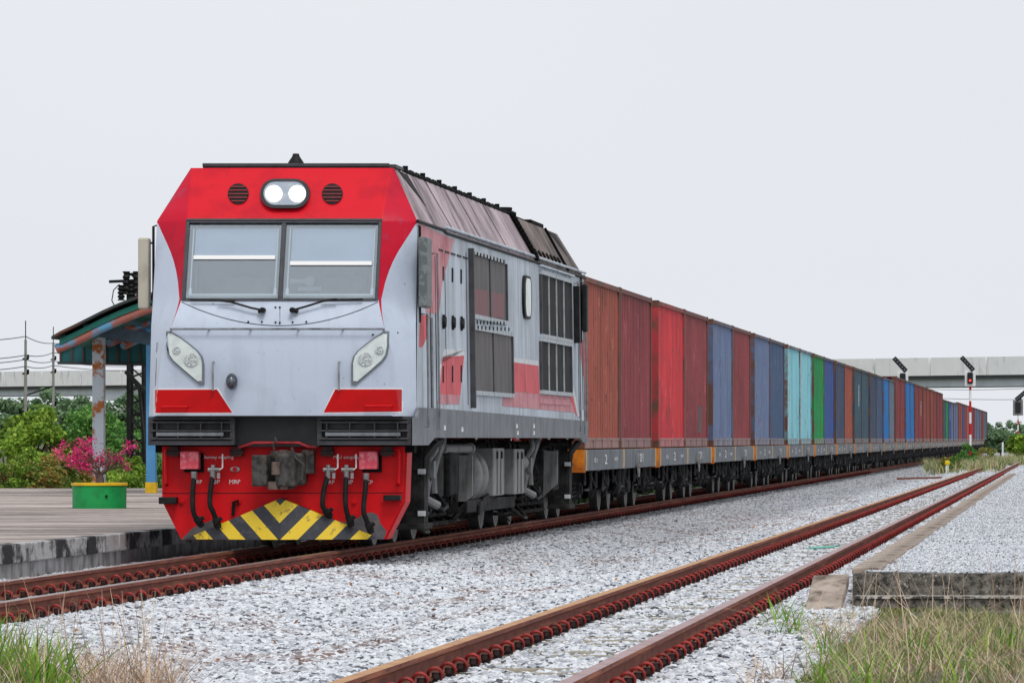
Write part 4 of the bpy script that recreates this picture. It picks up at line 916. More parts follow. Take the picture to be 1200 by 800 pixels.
for i in range(80):
    yy = rm.uniform(55.2, 71.8); z_ = rm.uniform(.35, 1.05); L_ = rm.uniform(.08, .35)
    if rm.random() < .5: q.tube([(LX + rm.uniform(.85, 1.1), yy, z_), (LX + rm.uniform(.95, 1.2), yy + L_, z_ - rm.uniform(-.1, .25)), (LX + rm.uniform(.9, 1.15), yy + L_ * 1.5, z_ - rm.uniform(0, .3))], rm.uniform(.008, .02), 6)
    else: q.box(LX + .85, LX + rm.uniform(1.0, 1.15), yy, yy + L_ * .7, z_ - .06, z_ + rm.uniform(.0, .08))
q.build('pipework', m_under, loco)
MB().box(LX + .7, LX + 1.12, 70.9, 71.7, .45, 1.0).build('sand_box', m_under, loco, bevel=.02)
q = MB(); q.box(LX + .62, LX + .7, 54.1, 54.9, .1, .5); q.tube([(LX + .9, 54.6, .5), (LX + .95, 54.8, .25), (LX + .75, 55.0, .12)], .03, 8); q.build('rail_guard', m_under, loco)

# ------------------------------------------------------------------ flat wagons and containers
m_wsill = paint('grey_wagon_sill', rgb(112, 118, 125), rgb(86, 90, 95), sc=2, streak=rgb(60, 56, 54), stsc=(3, 6, .8), stlo=.5, sthi=.8, spot=RUST, splo=.66, sphi=.72, spsc=6, rough=.7, vary=True)
m_orange = paint('orange_end_paint', rgb(222, 128, 22), rgb(176, 92, 20), sc=5, rough=.6, spot=rgb(90, 50, 24), splo=.62, sphi=.7)
m_buff = paint('faded_yellow_band', rgb(206, 168, 110), rgb(180, 140, 84), sc=5, rough=.7)
m_blacksteel = paint('black_bogie_steel', (.006, .006, .007), (.014, .013, .012), sc=4, rough=.9, spec=.1)
m_greybits = paint('dusty_brake_gear', (.055, .055, .058), (.015, .015, .015), sc=6, rough=.85, spec=.15)
PITCH = 13.55; W0 = 74.3; XR = TRK + 1.27
def make_wagon(marks):
    y0 = W0 - .35; y1 = W0 + 12.5; root = empty('flat_wagon', (TRK, y0, 0))
    MB().box(XR - .12, XR, y0 + .0, y1, .69, .985).build('side_sill', m_wsill, root, bevel=.008)
    MB().box(TRK - 1.27, TRK - 1.15, y0, y1, .69, .985).build('side_sill', m_wsill, root)
    MB().box(TRK - 1.14, XR - .13, y0 + .05, y1 - .05, .86, .965).build('deck', m_blacksteel, root)
    for yy in (y0 - .012, y1 - .10): MB().box(TRK - 1.275, XR - .004, yy, yy + .112, .67, .99).build('end_beam', m_orange, root)
    for yy, w_ in ((y0 + .1, .16), (y0 + 6.35, .2), (y1 - .26, .16)): MB().box(XR - .002, XR + .004, yy, yy + w_, .695, .985).build('sill_band', m_buff, root)
    MB().box(TRK - .38, TRK + .38, y0 - .3, y1 + .3, .2, .86).build('centre_beam', m_blacksteel, root)
    for by in (y0 + 2.2, y1 - 2.2):
        bg_ = MB().box(TRK - .75, TRK + .75, by - .2, by + .2, .42, .66).build('bogie', m_blacksteel, root)
        for a in (by - .87, by + .87): wheelset(a, bg_, .40)
        for sg in (-1, 1):
            X = TRK + sg * .80; q = MB(); pts = [(by - 1.15, .36), (by - .95, .52), (by - .45, .64), (by + .45, .64), (by + .95, .52), (by + 1.15, .36), (by + .8, .30), (by + .35, .22), (by - .35, .22), (by - .8, .30)]
            q.prism([(X - .05, a, b) for a, b in pts], [(X + .05, a, b) for a, b in pts]); fr = q.build('bogie_frame', m_blacksteel, bg_)
            q = MB()
            for d in (-.14, .02, .16): coil(q, X + sg * .07, by + d, .26, .5, .05, 4, .014)
            q.build('spring', m_greybits, bg_)
            for a in (by - .87, by + .87):
                q = MB(); q.box(X - .06, X + sg * .12 if sg > 0 else X + .06, a - .12, a + .12, .28, .5) if sg > 0 else q.box(X - .12, X + .06, a - .12, a + .12, .28, .5); q.cyl((X + sg * .1, a, .4), (X + sg * .15, a, .4), .07, 12); q.build('axle_box', m_greybits, bg_)
    q = MB()
    rm = random.Random(11)
    for i in range(13):
        yy = y0 + .5 + i * .95 + rm.uniform(-.2, .2); q.bar((XR - .05, yy, .69), (XR - .05, yy + rm.uniform(-.1, .1), rm.uniform(.32, .5)), .03, .04)
        if i % 2: q.tube([(XR - .04, yy, .6), (XR, yy + .2, .45), (XR - .08, yy + .35, .3)], .014, 6)
        if i % 3 == 0: q.bar((XR - .05, yy, .42), (XR - .05, yy + .6, .42), .03, .03)
    q.build('brake_rigging', m_greybits, root)
    q = MB(); yw = y0 + 8.6; q.tube([(XR + .05, yw + .17 * math.cos(t), .72 + .17 * math.sin(t)) for t in np.linspace(0, 2 * math.pi, 19)], .012, 6)
    for t in np.linspace(0, math.pi, 4)[:-1]: q.bar((XR + .05, yw - .17 * math.cos(t), .72 - .17 * math.sin(t)), (XR + .05, yw + .17 * math.cos(t), .72 + .17 * math.sin(t)), .012, .018)
    q.cyl((XR - .1, yw, .72), (XR + .07, yw, .72), .03, 10); q.build('brake_wheel', m_under2, root)
    q = MB(); q.box(TRK - .5, TRK + .55, y0 + 5.4, y0 + 6.6, .3, .62); q.cyl((TRK + .8, y0 + 7.0, .5), (TRK + .8, y0 + 7.9, .5), .14, 14); q.build('brake_gear', m_blacksteel, root)
    q = MB(); q.box(TRK - .14, TRK + .14, y1, y1 + .35, .68, .92); q.box(TRK - .14, TRK + .14, y0 - .35, y0, .68, .92); q.tube([(TRK + .4, y1, .7), (TRK + .4, y1 + .3, .45), (TRK + .4, y1 + .5, .5)], .03, 8); q.build('coupler', m_blacksteel, root)
    for (body_, ya, sz) in marks:
        text(body_, sz, m_letter, root, (XR + .006, y0 + ya, .835), (R(90), 0, R(90)), .001, 4.2)
    return root
ORD = ['first', 'second', 'third', 'fourth', 'fifth', 'sixth', 'seventh', 'eighth', 'ninth', 'tenth', 'eleventh', 'twelfth', 'thirteenth', 'fourteenth', 'fifteenth', 'sixteenth', 'seventeenth', 'eighteenth', 'nineteenth', 'twentieth', 'twenty first', 'twenty second', 'twenty third', 'twenty fourth', 'twenty fifth', 'twenty sixth', 'twenty seventh', 'twenty eighth']
NW = 28
wag = make_wagon([('2', 3.3, .2), ('101', 9.6, .2), ('12 t', 1.6, .09), ('14.9', 5.0, .09)])
bpy.context.view_layer.update()
def allkids():
    KIDS.clear()
    for o in bpy.data.objects:
        if o.parent: KIDS.setdefault(o.parent.name, []).append(o)
allkids()
for k in range(NW):
    o = wag if k == 0 else copy_tree(wag)
    o.location = (TRK, W0 - .35 + k * PITCH, 0)
    tag(o, 'grey flat wagon with orange end beams, %s wagon behind the locomotive' % ORD[k], 'wagon', 'flat wagons carrying the containers')
# container prototype
base_c = bpy.data.materials.new('cbase'); base_e = bpy.data.materials.new('cedge'); base_r = bpy.data.materials.new('crail')
CL, CW = 6.05, 1.22
def make_container(H):
    root = empty('freight_container', (0, 0, 0)); KIDS.clear()
    for sg in (-1, 1):
        mb = MB(); pts = []; y = .14; t = 0
        n = 20; pitch = (CL - .28) / n
        for i in range(n):
            y_ = .14 + i * pitch
            pts += [(y_, 0), (y_ + pitch * .26, 0), (y_ + pitch * .44, -.05), (y_ + pitch * .80, -.05)]
        pts.append((CL - .14, 0)); z0, z1 = .15, H - .07
        for (yy, d) in pts: X = sg * (CW - .02 + d); mb.v += [(X, yy, z0), (X, yy, z1)]
        for i in range(len(pts) - 1):
            q = (2 * i, 2 * i + 2, 2 * i + 3, 2 * i + 1); mb.face(q if sg > 0 else q[::-1])
        mb.build('side_panel', base_c, root)
        mb = MB(); mb.box(sg * CW - (.06 if sg > 0 else 0), sg * CW + (0 if sg > 0 else .06), .14, CL - .14, H - .08, H - .01); mb.build('top_rail', base_e, root)
        mb = MB(); segs = [(.16, 1.45), (1.62, 2.95), (3.1, 4.43), (4.6, CL - .16)]
        for a, b in segs: mb.box(sg * (CW - .035) - .03, sg * (CW - .035) + .03, a, b, .005, .12)
        mb.box(sg * (CW - .02) - .02, sg * (CW - .02) + .02, .14, CL - .14, .12, .155)
        mb.build('base_rail', base_r, root)
        for yy in (0, CL - .14):
            mb = MB(); x0, x1 = sorted((sg * CW, sg * (CW - .14))); mb.box(x0, x1, yy, yy + .14, .11, H - .11); cp_ = mb.build('corner_post', base_e, root)
            for zz in (0, H - .11):
                mb = MB(); x0, x1 = sorted((sg * (CW + .004), sg * (CW - .17))); mb.box(x0, x1, yy - .004 if yy == 0 else yy - .03, yy + .17 if yy == 0 else yy + .144, zz, zz + .11); mb.build('corner_casting', m_cast, cp_)
    mb = MB(); mb.box(-CW + .06, CW - .06, .1, CL - .1, H - .05, H - .025); mb.build('roof_panel', base_c, root)
    mb = MB(); mb.box(-CW + .14, CW - .14, CL - .08, CL - .04, .15, H - .1); mb.build('end_panel', base_c, root)
    mb = MB(); mb.box(-CW + .1, CW - .1, .1, CL - .1, .0, .1); mb.build('floor', m_blacksteel, root)
    for xx in (CW - .20, -CW + .14): MB().box(xx, xx + .06, .045, .07, .14, H - .12).build('door_gap_shadow', m_black, root)  # black strips that paint the shadow gap beside the corner posts
    for sg in (-1, 1):
        mb = MB(); x0, x1 = sorted((sg * .008, sg * (CW - .21)))
        mb.box(x0, x1, .05, .09, .16, H - .12); 
        for i in range(5): z_ = .3 + i * (H - .6) / 4.6; mb.box(x0 + .08, x1 - .08, .03, .05, z_, z_ + .26)
        dr = mb.build('door', base_c, root)
        for xx in (x0 + .28, x1 - .28): MB().tube([(xx, .01, .13), (xx, .01, H - .12)], .018, 6).build('lock_rod', m_steel, dr)
        q = MB()
        for i in range(4): z_ = .25 + i * (H - .5) / 3; xx = sg * (CW - .15); q.box(min(xx, xx - sg * .16), max(xx, xx - sg * .16), .01, .06, z_, z_ + .07)
        q.build('door_hinge', base_c, dr)
    return root
m_cast = paint('rusty_corner_casting', rgb(104, 66, 50), rgb(70, 50, 44), sc=9, rough=.8)
HC = {2.44: make_container(2.44), 2.62: make_container(2.62), 2.32: make_container(2.32)}
protos = dict(HC)
def cmat(key, r_, g_, b_, fade, k=1.12):
    c1 = rgb(r_, g_, b_, k); g0 = sum(c1) / 3; c1 = tuple(x * .92 + g0 * .08 for x in c1); c2 = rgb(*fade, k * .9); dk = tuple(x * .55 for x in c1)
    lt = tuple(min(.8, x * 1.5 + .06) for x in c1)
    a = NT(key + '_container_paint'); v = a.coords((1, 1, 1), True)
    c = a.mix(a.ramp(a.noise(v, .7, 4), .35, .7), c1, c2)
    c = a.mix(a.ramp(a.noise(a.coords((4, 4, .35), True), 1.2, 6, .7), .46, .72, 0, .9), c, dk)
    c = a.mix(a.ramp(a.noise(a.coords((3, 3, .8), True), 2.2, 6, .75), .56, .70, 0, .7), c, lt)
    c = a.mix(a.ramp(a.noise(a.coords((1, 1, .5), True), 3.2, 8, .75), .585, .65), c, rgb(104, 60, 46))
    m1 = a.done(c, .6, 0, .35)
    a = NT(key + '_container_frame'); v = a.coords((1, 1, 1), True)
    c = a.mix(a.ramp(a.noise(v, 2.5, 5), .40, .58), tuple(x * .6 for x in c1), rgb(92, 62, 50)); m2 = a.done(c, .75)
    a = NT(key + '_container_base_rail'); v = a.coords((1, 1, 1), True); mm = tuple((x + y) / 2 for x, y in zip(c1, rgb(158, 148, 146)))
    c = a.mix(a.ramp(a.noise(v, 2.5, 5), .45, .65), mm, rgb(120, 100, 92)); m3 = a.done(c, .8)
    return {base_c: m1, base_e: m2, base_r: m3}
PAL = {'rust red': cmat('rust_red', 160, 78, 60, (144, 74, 62)), 'maroon': cmat('maroon', 142, 56, 62, (120, 52, 58)), 'bright red': cmat('bright_red', 206, 44, 54, (180, 50, 60)),
 'slate blue': cmat('slate_blue', 92, 112, 152, (112, 124, 150)), 'dark slate blue': cmat('dark_slate_blue', 60, 80, 116, (70, 96, 126)), 'pale cyan': cmat('pale_cyan', 118, 192, 208, (140, 196, 204)),
 'green': cmat('green', 0, 146, 74, (16, 120, 66)), 'royal blue': cmat('royal_blue', 44, 82, 156, (50, 76, 130)), 'navy': cmat('navy', 56, 70, 98, (70, 84, 108)), 'dark teal': cmat('dark_teal', 50, 76, 96, (66, 98, 110)),
 'bright blue': cmat('bright_blue', 0, 116, 190, (30, 110, 170)), 'red brown': cmat('red_brown', 150, 70, 62, (132, 62, 58)), 'dusty pink': cmat('dusty_pink', 186, 84, 92, (160, 80, 84)), 'grey blue': cmat('grey_blue', 92, 110, 132, (110, 122, 138))}
LIST = [('rust red', 'maroon'), ('bright red', 'maroon'), ('slate blue', 'maroon'), ('slate blue', 'dark slate blue'), ('pale cyan', 'pale cyan'), ('green', 'royal blue'), ('navy', 'rust red'), ('dark teal', 'dark teal'), ('navy', 'dark slate blue'), ('bright blue', 'grey blue'),
 ('maroon', 'maroon'), ('bright blue', 'bright blue'), ('maroon', 'maroon'), ('red brown', 'red brown'), ('red brown', 'maroon'), ('maroon', 'maroon'), ('dark teal', 'green'), ('royal blue', 'slate blue'), ('slate blue', 'slate blue'), ('red brown', 'rust red'),
 ('royal blue', 'red brown'), ('dusty pink', 'dusty pink'), ('red brown', 'maroon'), ('maroon', 'slate blue'), ('slate blue', 'grey blue'), ('grey blue', 'maroon'), ('red brown', 'grey blue'), ('grey blue', 'navy')]
allkids(); cache = {}
for k, pair in enumerate(LIST):
    for j in (0, 1):
        H = 2.62 if 10 <= k <= 15 else (2.32 if 16 <= k <= 18 else 2.44)
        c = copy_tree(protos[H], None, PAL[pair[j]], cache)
        c.name = 'freight_container'
        c.location = (TRK, W0 + k * PITCH + j * (CL + .08), 1.0)
        if (k, j) in ((1, 1), (4, 0), (4, 1), (7, 0), (12, 1), (17, 0)):
            yl = CL * (.72 if k == 1 else .06); yw = .75 if k == 1 else .5; z0_, z1_ = (.25, .75) if k == 1 else ((.16, H - .1) if k == 4 else (1.2, 1.9))
            if k != 4: yl = CL * .6
            pm = paint('grey_repair_patch', rgb(74, 76, 80), rgb(96, 90, 88), sc=5, rough=.8) if k == 1 else paint('flaking_white_patch', rgb(206, 214, 216), rgb(150, 160, 166), sc=6, lo=.42, hi=.55, rough=.8)
            pp_ = MB().box(TRK + CW - .022, TRK + CW - .016, c.location.y + yl, c.location.y + yl + yw, 1.0 + z0_, 1.0 + z1_).build('painted_patch', pm)
            pp_.parent = c; pp_.location = pp_.location - c.location
        tag(c, '%s container on the %s half of the %s wagon behind the locomotive' % (pair[j], ('front', 'rear')[j], ORD[k]), 'container', 'freight containers along the train')
for r0 in protos.values():
    dead = [r0] + list(r0.children_recursive)
    for ch_ in dead: bpy.data.objects.remove(ch_)

# ------------------------------------------------------------------ right platform
s = NT('old_mossy_concrete'); v = s.coords(world=True)
c = s.mix(s.ramp(s.noise(v, 14, 8, .75), .40, .60), rgb(50, 48, 45), rgb(160, 154, 144)); vz = s.n('ShaderNodeTexVoronoi'); vz.inputs['Scale'].default_value = 30; s.l(v, vz.inputs['Vector'])
c = s.mix(s.ramp(vz.outputs['Distance'], .30, .16), c, s.mix(s.ramp(s.noise(v, 3, 3), .45, .6), rgb(60, 58, 54), rgb(214, 212, 206))); s.bump(s.noise(v, 22, 8, .8), 1, .05); m_moss = s.done(c, .95)
m_cope = paint('worn_coping', rgb(172, 158, 146), rgb(118, 104, 94), sc=3.5, lo=.4, hi=.62, spot=rgb(80, 72, 66), splo=.54, sphi=.66, spsc=7, rough=.9, bump=.5)
s = NT('fine_white_gravel'); v = s.coords(world=True); vo = s.n('ShaderNodeTexVoronoi'); vo.inputs['Scale'].default_value = 55; s.l(v, vo.inputs['Vector']); vc = s.n('ShaderNodeSeparateColor'); s.l(vo.outputs['Color'], vc.inputs[0])
c = s.mix(vc.outputs[0], rgb(150, 152, 156), rgb(214, 216, 220)); c = s.mix(s.ramp(s.noise(s.coords((1, .5, 1), world=True), 1.2, 5), .5, .75, 0, .4), c, rgb(140, 138, 136)); s.bump(vo.outputs['Distance'], .8, .02); m_fine = s.done(c, .9)
plat = empty('right_platform', (2, 41, -.35), 'low gravel topped platform with a dark mossy end wall beside the siding', 'platform')
XE = -1.66
jag = lambda y: .015 * math.sin(y * 2.1) + .01 * math.sin(y * 5.3)
mb = MB(); mb.box(XE, 9, 41.0, 41.12, -.36, .099); n0 = 60
mb.build('end_wall', m_moss, plat, bevel=.02)
mb = MB(); mb.box(XE + .03, 9, 40.66, 41.0, -.36, -.085); mb.build('wall_footing', m_moss, plat, bevel=.02)
MB().box(XE + .03, 9, 40.645, 40.99, -.086, -.068).build('wall_ledge', paint('pebbled_ledge_highlight', rgb(190, 186, 178), rgb(70, 66, 62), sc=16, lo=.44, hi=.54, rough=.9, bump=.6), plat)  # thin lip of pale pebbles, its lightness also paints the lit ledge line
mb = MB(); mb.box(XE, XE + .12, 41.12, 165, -.36, .08); mb.build('side_wall', m_cope, plat)
V, F = sheet(XE + .12, 9, 41.12, 165, 60, 300, lambda x, y: .10 + .012 * vn(x, y, 1.5))
g_ = link_mesh('gravel_top', raw_mesh('gravel_top', V, F, m_fine), plat); g_.location = -Vector(plat.location)
yy = 41.3; i = 0; rm = random.Random(2)
while yy < 165:
    L_ = 1.18; m2 = MB(); dx = rm.uniform(-.015, .015); z1 = .13 + rm.uniform(-.006, .006)
    m2.box(XE - .03 + dx, XE + .20 + dx, yy, yy + L_ - .02, .079, z1); m2.build('coping_slab', m_cope, plat, bevel=.012) if i < 95 else None
    yy += L_; i += 1
# slanted end slab
A = [(XE - .30, 40.9, .09), (XE - .02, 40.9, .10), (XE - .08, 39.9, -.25), (XE - .34, 39.9, -.25)]
q = MB(); q.prism([(a, b, c_ - .09) for a, b, c_ in A], A); tag(q.build('fallen_coping_slab', m_cope, bevel=.012), 'loose brown coping slab leaning down from the corner of the right platform', 'slab')
V, F = sheet(XE + .1, 3.2, 41.05, 160, 40, 160, lambda x, y: .108 + .012 * vn(x, y, 1.5)); x, y = V[:, 0], V[:, 1]
d = np.where(x > xr.max() if False else (x > -40 / 6200 * y + 1.4), 0, 1500.0); d = np.where(y > 52, d * .6, d); d = np.where(y > 80, d * .5, d)
scatter('platform_gravel', V, F, d, .007, .020, m_stone, 9, .7)

# ------------------------------------------------------------------ left platform
s = NT('weathered_platform'); v = s.coords(world=True)
c = s.mix(s.ramp(s.noise(s.coords((.12, .55, 1), world=True), 1.6, 8, .7), .4, .62), rgb(200, 186, 178), rgb(138, 124, 118))
c = s.mix(s.ramp(s.noise(s.coords((.25, 2.2, 1), world=True), 1.1, 6, .7), .50, .58), c, rgb(60, 54, 52)); c = s.mix(s.ramp(s.noise(s.coords((.5, 5, 1), world=True), 1.3, 6, .7), .56, .62, 0, .7), c, rgb(74, 64, 60)); c = s.mix(s.ramp(s.noise(v, 9, 6), .5, .7, 0, .4), c, rgb(200, 196, 192)); s.bump(s.noise(v, 10, 6), .3, .02); m_plat = s.done(c, .9)
lp = empty('left_platform', (-15, 44, -.35), 'long grey paved platform with a stained concrete edge left of the train', 'platform')
XL = -9.68
MB().box(-60, XL - .1, 36, 104, -.36, .17).build('paving', m_plat, lp)
s = NT('stained_edge'); v = s.coords((1, .8, 1), world=True); c = s.mix(s.ramp(s.noise(v, 1.7, 8, .7), .44, .54), rgb(26, 26, 30), rgb(170, 168, 168)); s.bump(s.noise(v, 20, 6), .6, .03); m_stain = s.done(c, .9)
yy = 40; n_ = 0; sp = None
while yy < 66:
    if sp is None: sp = MB().box(XL - .12, XL + .03, yy, yy + .81, .0, .175).build('edge_block', m_stain, lp, bevel=.012); y00 = yy
    else: c_ = sp.copy(); COL.objects.link(c_); c_.location = sp.location + Vector((0, yy - y00, 0))
    yy += .87
MB().box(XL - .12, XL + .03, 66, 104, .0, .175).build('edge_block', m_stain, lp)
MB().box(XL - .1, XL - .02, 36, 104, -.36, .0).build('edge_wall', paint('streaked_wall', rgb(168, 166, 166), rgb(104, 104, 106), sc=4, streak=rgb(60, 60, 62), stsc=(5, 5, .6), rough=.9), lp)

# planter with bougainvillea
YPL = 74.0; px_c = P(116.5, 595, YPL); PZ = .17
pot = empty('planter', (px_c[0], YPL, PZ), 'round green concrete planter with a yellow rim on the left platform', 'planter')
def ring(mb, cx, cy, prof, n=48, m=0):
    o = len(mb.v)
    for r_, z_ in prof:
        for k in range(n): a = 2 * math.pi * k / n; mb.v.append((cx + r_ * math.cos(a), cy + r_ * math.sin(a), z_))
    for j in range(len(prof) - 1):
        for k in range(n): k2 = (k + 1) % n; mb.face((o + j * n + k, o + j * n + k2, o + (j + 1) * n + k2, o + (j + 1) * n + k), m)
ring(mb := MB(), px_c[0], YPL, [(.372, PZ), (.375, PZ + .32), (.33, PZ + .32), (.33, PZ + .22)]); mb.build('pot', paint('green_planter_paint', rgb(20, 146, 74, 1.15), rgb(16, 128, 64), sc=5, rough=.5), pot, smooth=40)
ring(mb := MB(), px_c[0], YPL, [(.376, PZ + .318), (.392, PZ + .322), (.392, PZ + .355), (.335, PZ + .36), (.33, PZ + .31)]); mb.build('rim', paint('yellow_rim', rgb(236, 190, 20), rgb(210, 164, 20), sc=6), pot, smooth=40)
MB().cyl((px_c[0], YPL, PZ + .2), (px_c[0], YPL, PZ + .31), .33, 32).build('soil', m_soil, pot)
p = P(130, 581, YPL); MB().cyl((p[0], YPL - .36, p[2]), (p[0], YPL - .345, p[2]), .02, 10).build('drain_hole', m_black, pot)

def leaf_mat(name, cols, rough=.6, tl=.25, big=None):
    s = NT(name); g = s.n('ShaderNodeNewGeometry'); cr = s.n('ShaderNodeValToRGB'); e = cr.color_ramp.elements
    e[0].position = 0; e[0].color = (*cols[0], 1); e[1].position = 1; e[1].color = (*cols[-1], 1)
    for i, c_ in enumerate(cols[1:-1]): x = e.new((i + 1) / (len(cols) - 1)); x.color = (*c_, 1)
    s.l(g.outputs['Random Per Island'], cr.inputs[0]); col = cr.outputs[0]
    if big: col = s.mix(s.ramp(s.noise(s.coords(), big[1], 3), .42, .6), col, big[0])
    s.done(col, rough, 0, .2)
    tr = s.n('ShaderNodeBsdfTranslucent'); s.l(col, tr.inputs[0]); mx = s.n('ShaderNodeMixShader'); mx.inputs[0].default_value = tl
    s.l(s.b.outputs[0], mx.inputs[1]); s.l(tr.outputs[0], mx.inputs[2]); s.l(mx.outputs[0], s.o.inputs[0]); return s.m
def leaves(C, size, rg, asp=.55, up=.3):
    """C (n,3) centres -> quads bent leaf cards"""
    n = len(C); d = rg.normal(size=(n, 3)); d[:, 2] = d[:, 2] * .7 + up; d /= np.linalg.norm(d, axis=1)[:, None]
    e = rg.normal(size=(n, 3)); s_ = np.cross(d, e); s_ /= np.linalg.norm(s_, axis=1)[:, None]
    L_ = (size * rg.uniform(.6, 1.3, n))[:, None] if np.isscalar(size) else (size * rg.uniform(.7, 1.2, n))[:, None]
    a = C - d * L_ / 2; b = C + d * L_ / 2; m = C + s_ * L_ * asp / 2; m2 = C - s_ * L_ * asp / 2
    V = np.stack([a, m, b, m2], 1).reshape(-1, 3); F = np.arange(4 * n).reshape(n, 4); return V, F
def clumps(nc, rx, ry, rz, rg, cz=0, cr=.35, per=120, lo=.35):
    """leaf centres gathered in clumps over an uneven ellipsoid"""
    out = []
    for _ in range(nc):
        u = rg.normal(size=3); u /= np.linalg.norm(u); r_ = rg.uniform(lo, 1.0) ** .5
        c = np.array([u[0] * rx, u[1] * ry, u[2] * rz + cz]) * np.array([r_, r_, r_]) ; c[2] = u[2] * rz * r_ + cz
        k = cr * rg.uniform(.6, 1.3); q = rg.normal(size=(int(per * rg.uniform(.6, 1.3)), 3)); q /= np.linalg.norm(q, axis=1)[:, None]; q *= (rg.uniform(0, 1, (len(q), 1)) ** .4) * k; q[:, 2] *= .75
        out.append(c + q)
    return np.concatenate(out)
m_bark = paint('bark', rgb(92, 76, 62), rgb(60, 50, 42), sc=8, rough=.9)
# bougainvillea bonsai
bz = empty('bougainvillea', (px_c[0], YPL, PZ + .31), 'pink flowering bougainvillea bush with bare grey twigs growing in the green planter', 'plant')
rg = np.random.default_rng(3); tw = MB(); top = []; base = Vector((px_c[0], YPL, PZ + .3))
tw.tube([base, base + Vector((.01, 0, .12)), base + Vector((-.02, 0, .2))], [.07, .055, .05], 8)
def twig(p, d, L_, r_, lv):
    q = p + d * L_; tw.tube([p, p + d * L_ * .5 + Vector(rg.normal(size=3) * L_ * .06), q], [r_, r_ * .8, r_ * .6], 5)
    if lv == 0: top.append(q); return
    for _ in range(3 if lv > 1 else 4):
        nd = (d + Vector(rg.normal(size=3)) * .5); nd.z = nd.z * .7 + .12; nd.normalize(); twig(q, nd, L_ * rg.uniform(.6, .85), r_ * .6, lv - 1)
for k in range(7):
    a = 2 * math.pi * k / 7 + .3; twig(base + Vector((0, 0, .15)), Vector((math.cos(a) * 1.1, math.sin(a) * .8, .75)).normalized(), .17, .02, 3)
tw.build('stem', paint('grey_twigs', rgb(112, 92, 88), rgb(84, 66, 62), sc=8, rough=.9), bz)
T = np.array([tuple(t) for t in top])
fl = []; lf = []
for t in T:
    rel = (t[0] - px_c[0])
    if rg.random() < (.5 if rel < .0 else .10): fl.append(t + rg.normal(size=(20, 3)) * .028)
    if rg.random() < .35: lf.append(t + rg.normal(size=(6, 3)) * .03)
for (x_, y_, n__) in ((68, 529, 80), (75, 521, 70), (72, 535, 60), (150, 521, 60), (158, 523, 40), (146, 529, 40), (85, 545, 60), (96, 518, 90), (108, 516, 60), (90, 527, 90), (103, 526, 90), (82, 538, 70)):
    q = np.array(P(x_, y_, YPL)); fl.append(q + rg.normal(size=(n__, 3)) * np.array([.04, .12, .03]))
V, F = leaves(np.concatenate(fl), .03, rg, .8); o = link_mesh('flower_cluster', raw_mesh('flower_cluster', V, F, leaf_mat('pink_bract', [rgb(190, 24, 96), rgb(226, 50, 130), rgb(240, 110, 160)], tl=.3)), bz); o.location = -bz.location
V, F = leaves(np.concatenate(lf), .03, rg, .6); o = link_mesh('foliage', raw_mesh('foliage', V, F, leaf_mat('small_leaf', [rgb(70, 92, 50), rgb(110, 120, 70)])), bz); o.location = -bz.location

# ------------------------------------------------------------------ platform shelter
m_teal = paint('teal_sheet', rgb(18, 92, 96), rgb(14, 70, 78), sc=1.5, streak=rgb(60, 60, 50), stsc=(5, 5, .5), stlo=.6, sthi=.8, rough=.6)
m_rustpipe = paint('rusty_blue_pipe', rgb(164, 104, 92), rgb(96, 156, 192), sc=2.2, lo=.48, hi=.56, rough=.7, spot=rgb(176, 110, 60), splo=.58, sphi=.66, spsc=5)
m_bluepaint = paint('rusty_pale_blue_post', rgb(196, 208, 216, 1.05), rgb(172, 190, 204), sc=2, spot=rgb(176, 104, 50), splo=.50, sphi=.56, spsc=3.2, rough=.65)
m_blue2 = paint('sky_blue_post', rgb(74, 140, 190), rgb(100, 156, 196), sc=2, spot=rgb(140, 84, 60), splo=.62, sphi=.68, spsc=3, rough=.6)
m_roofsheet = paint('dark_roof_sheet', rgb(52, 60, 60), rgb(96, 64, 50), sc=2, lo=.5, hi=.62, rough=.8)
YS = 95.0
sh = empty('platform_shelter', P(140, 577, 96), 'rusty blue and teal platform canopy on steel posts behind the planter', 'canopy')
cur = [(60, 394), (70, 388), (85, 381), (100, 373.5), (120, 363.5), (140, 354.5), (165, 345), (200, 338), (260, 330), (330, 327)]
mb = MB(); A = [P(a, b, YS - 1.0) for a, b in cur]
for i in range(len(A) - 1):
    p, q = A[i], A[i + 1]; mb.hexa([(p[0], p[1], p[2] - .05), (q[0], q[1], q[2] - .05), (q[0], q[1] + 6, q[2] - .05), (p[0], p[1] + 6, p[2] - .05), (p[0], p[1], p[2]), (q[0], q[1], q[2]), (q[0], q[1] + 6, q[2]), (p[0], p[1] + 6, p[2])], 0)
mb.build('roof_sheet', m_roofsheet, sh)
mb = MB(); A2 = [P(a, b + 9, YS - .9) for a, b in cur[1:]]
for i in range(len(A2) - 1):
    p, q = A2[i], A2[i + 1]; mb.hexa([(p[0], p[1], p[2] - .10), (q[0], q[1], q[2] - .10), (q[0], q[1] + 5.8, q[2] - .10), (p[0], p[1] + 5.8, p[2] - .10), (p[0], p[1], p[2]), (q[0], q[1], q[2]), (q[0], q[1] + 5.8, q[2]), (p[0], p[1] + 5.8, p[2])], 0)
mb.build('ceiling_sheet', paint('green_ceiling', rgb(20, 110, 96), rgb(14, 80, 78), sc=3, rough=.6), sh)
for dy in (0, 3.0):
    mb = MB(); mb.tube([P(a, b, YS - .8 + dy) for a, b in ((66, 409), (80, 403), (100, 394), (120, 384), (145, 373), (170, 363), (210, 352), (330, 340))], .085, 10); mb.build('roof_rafter', m_rustpipe, sh, smooth=40)
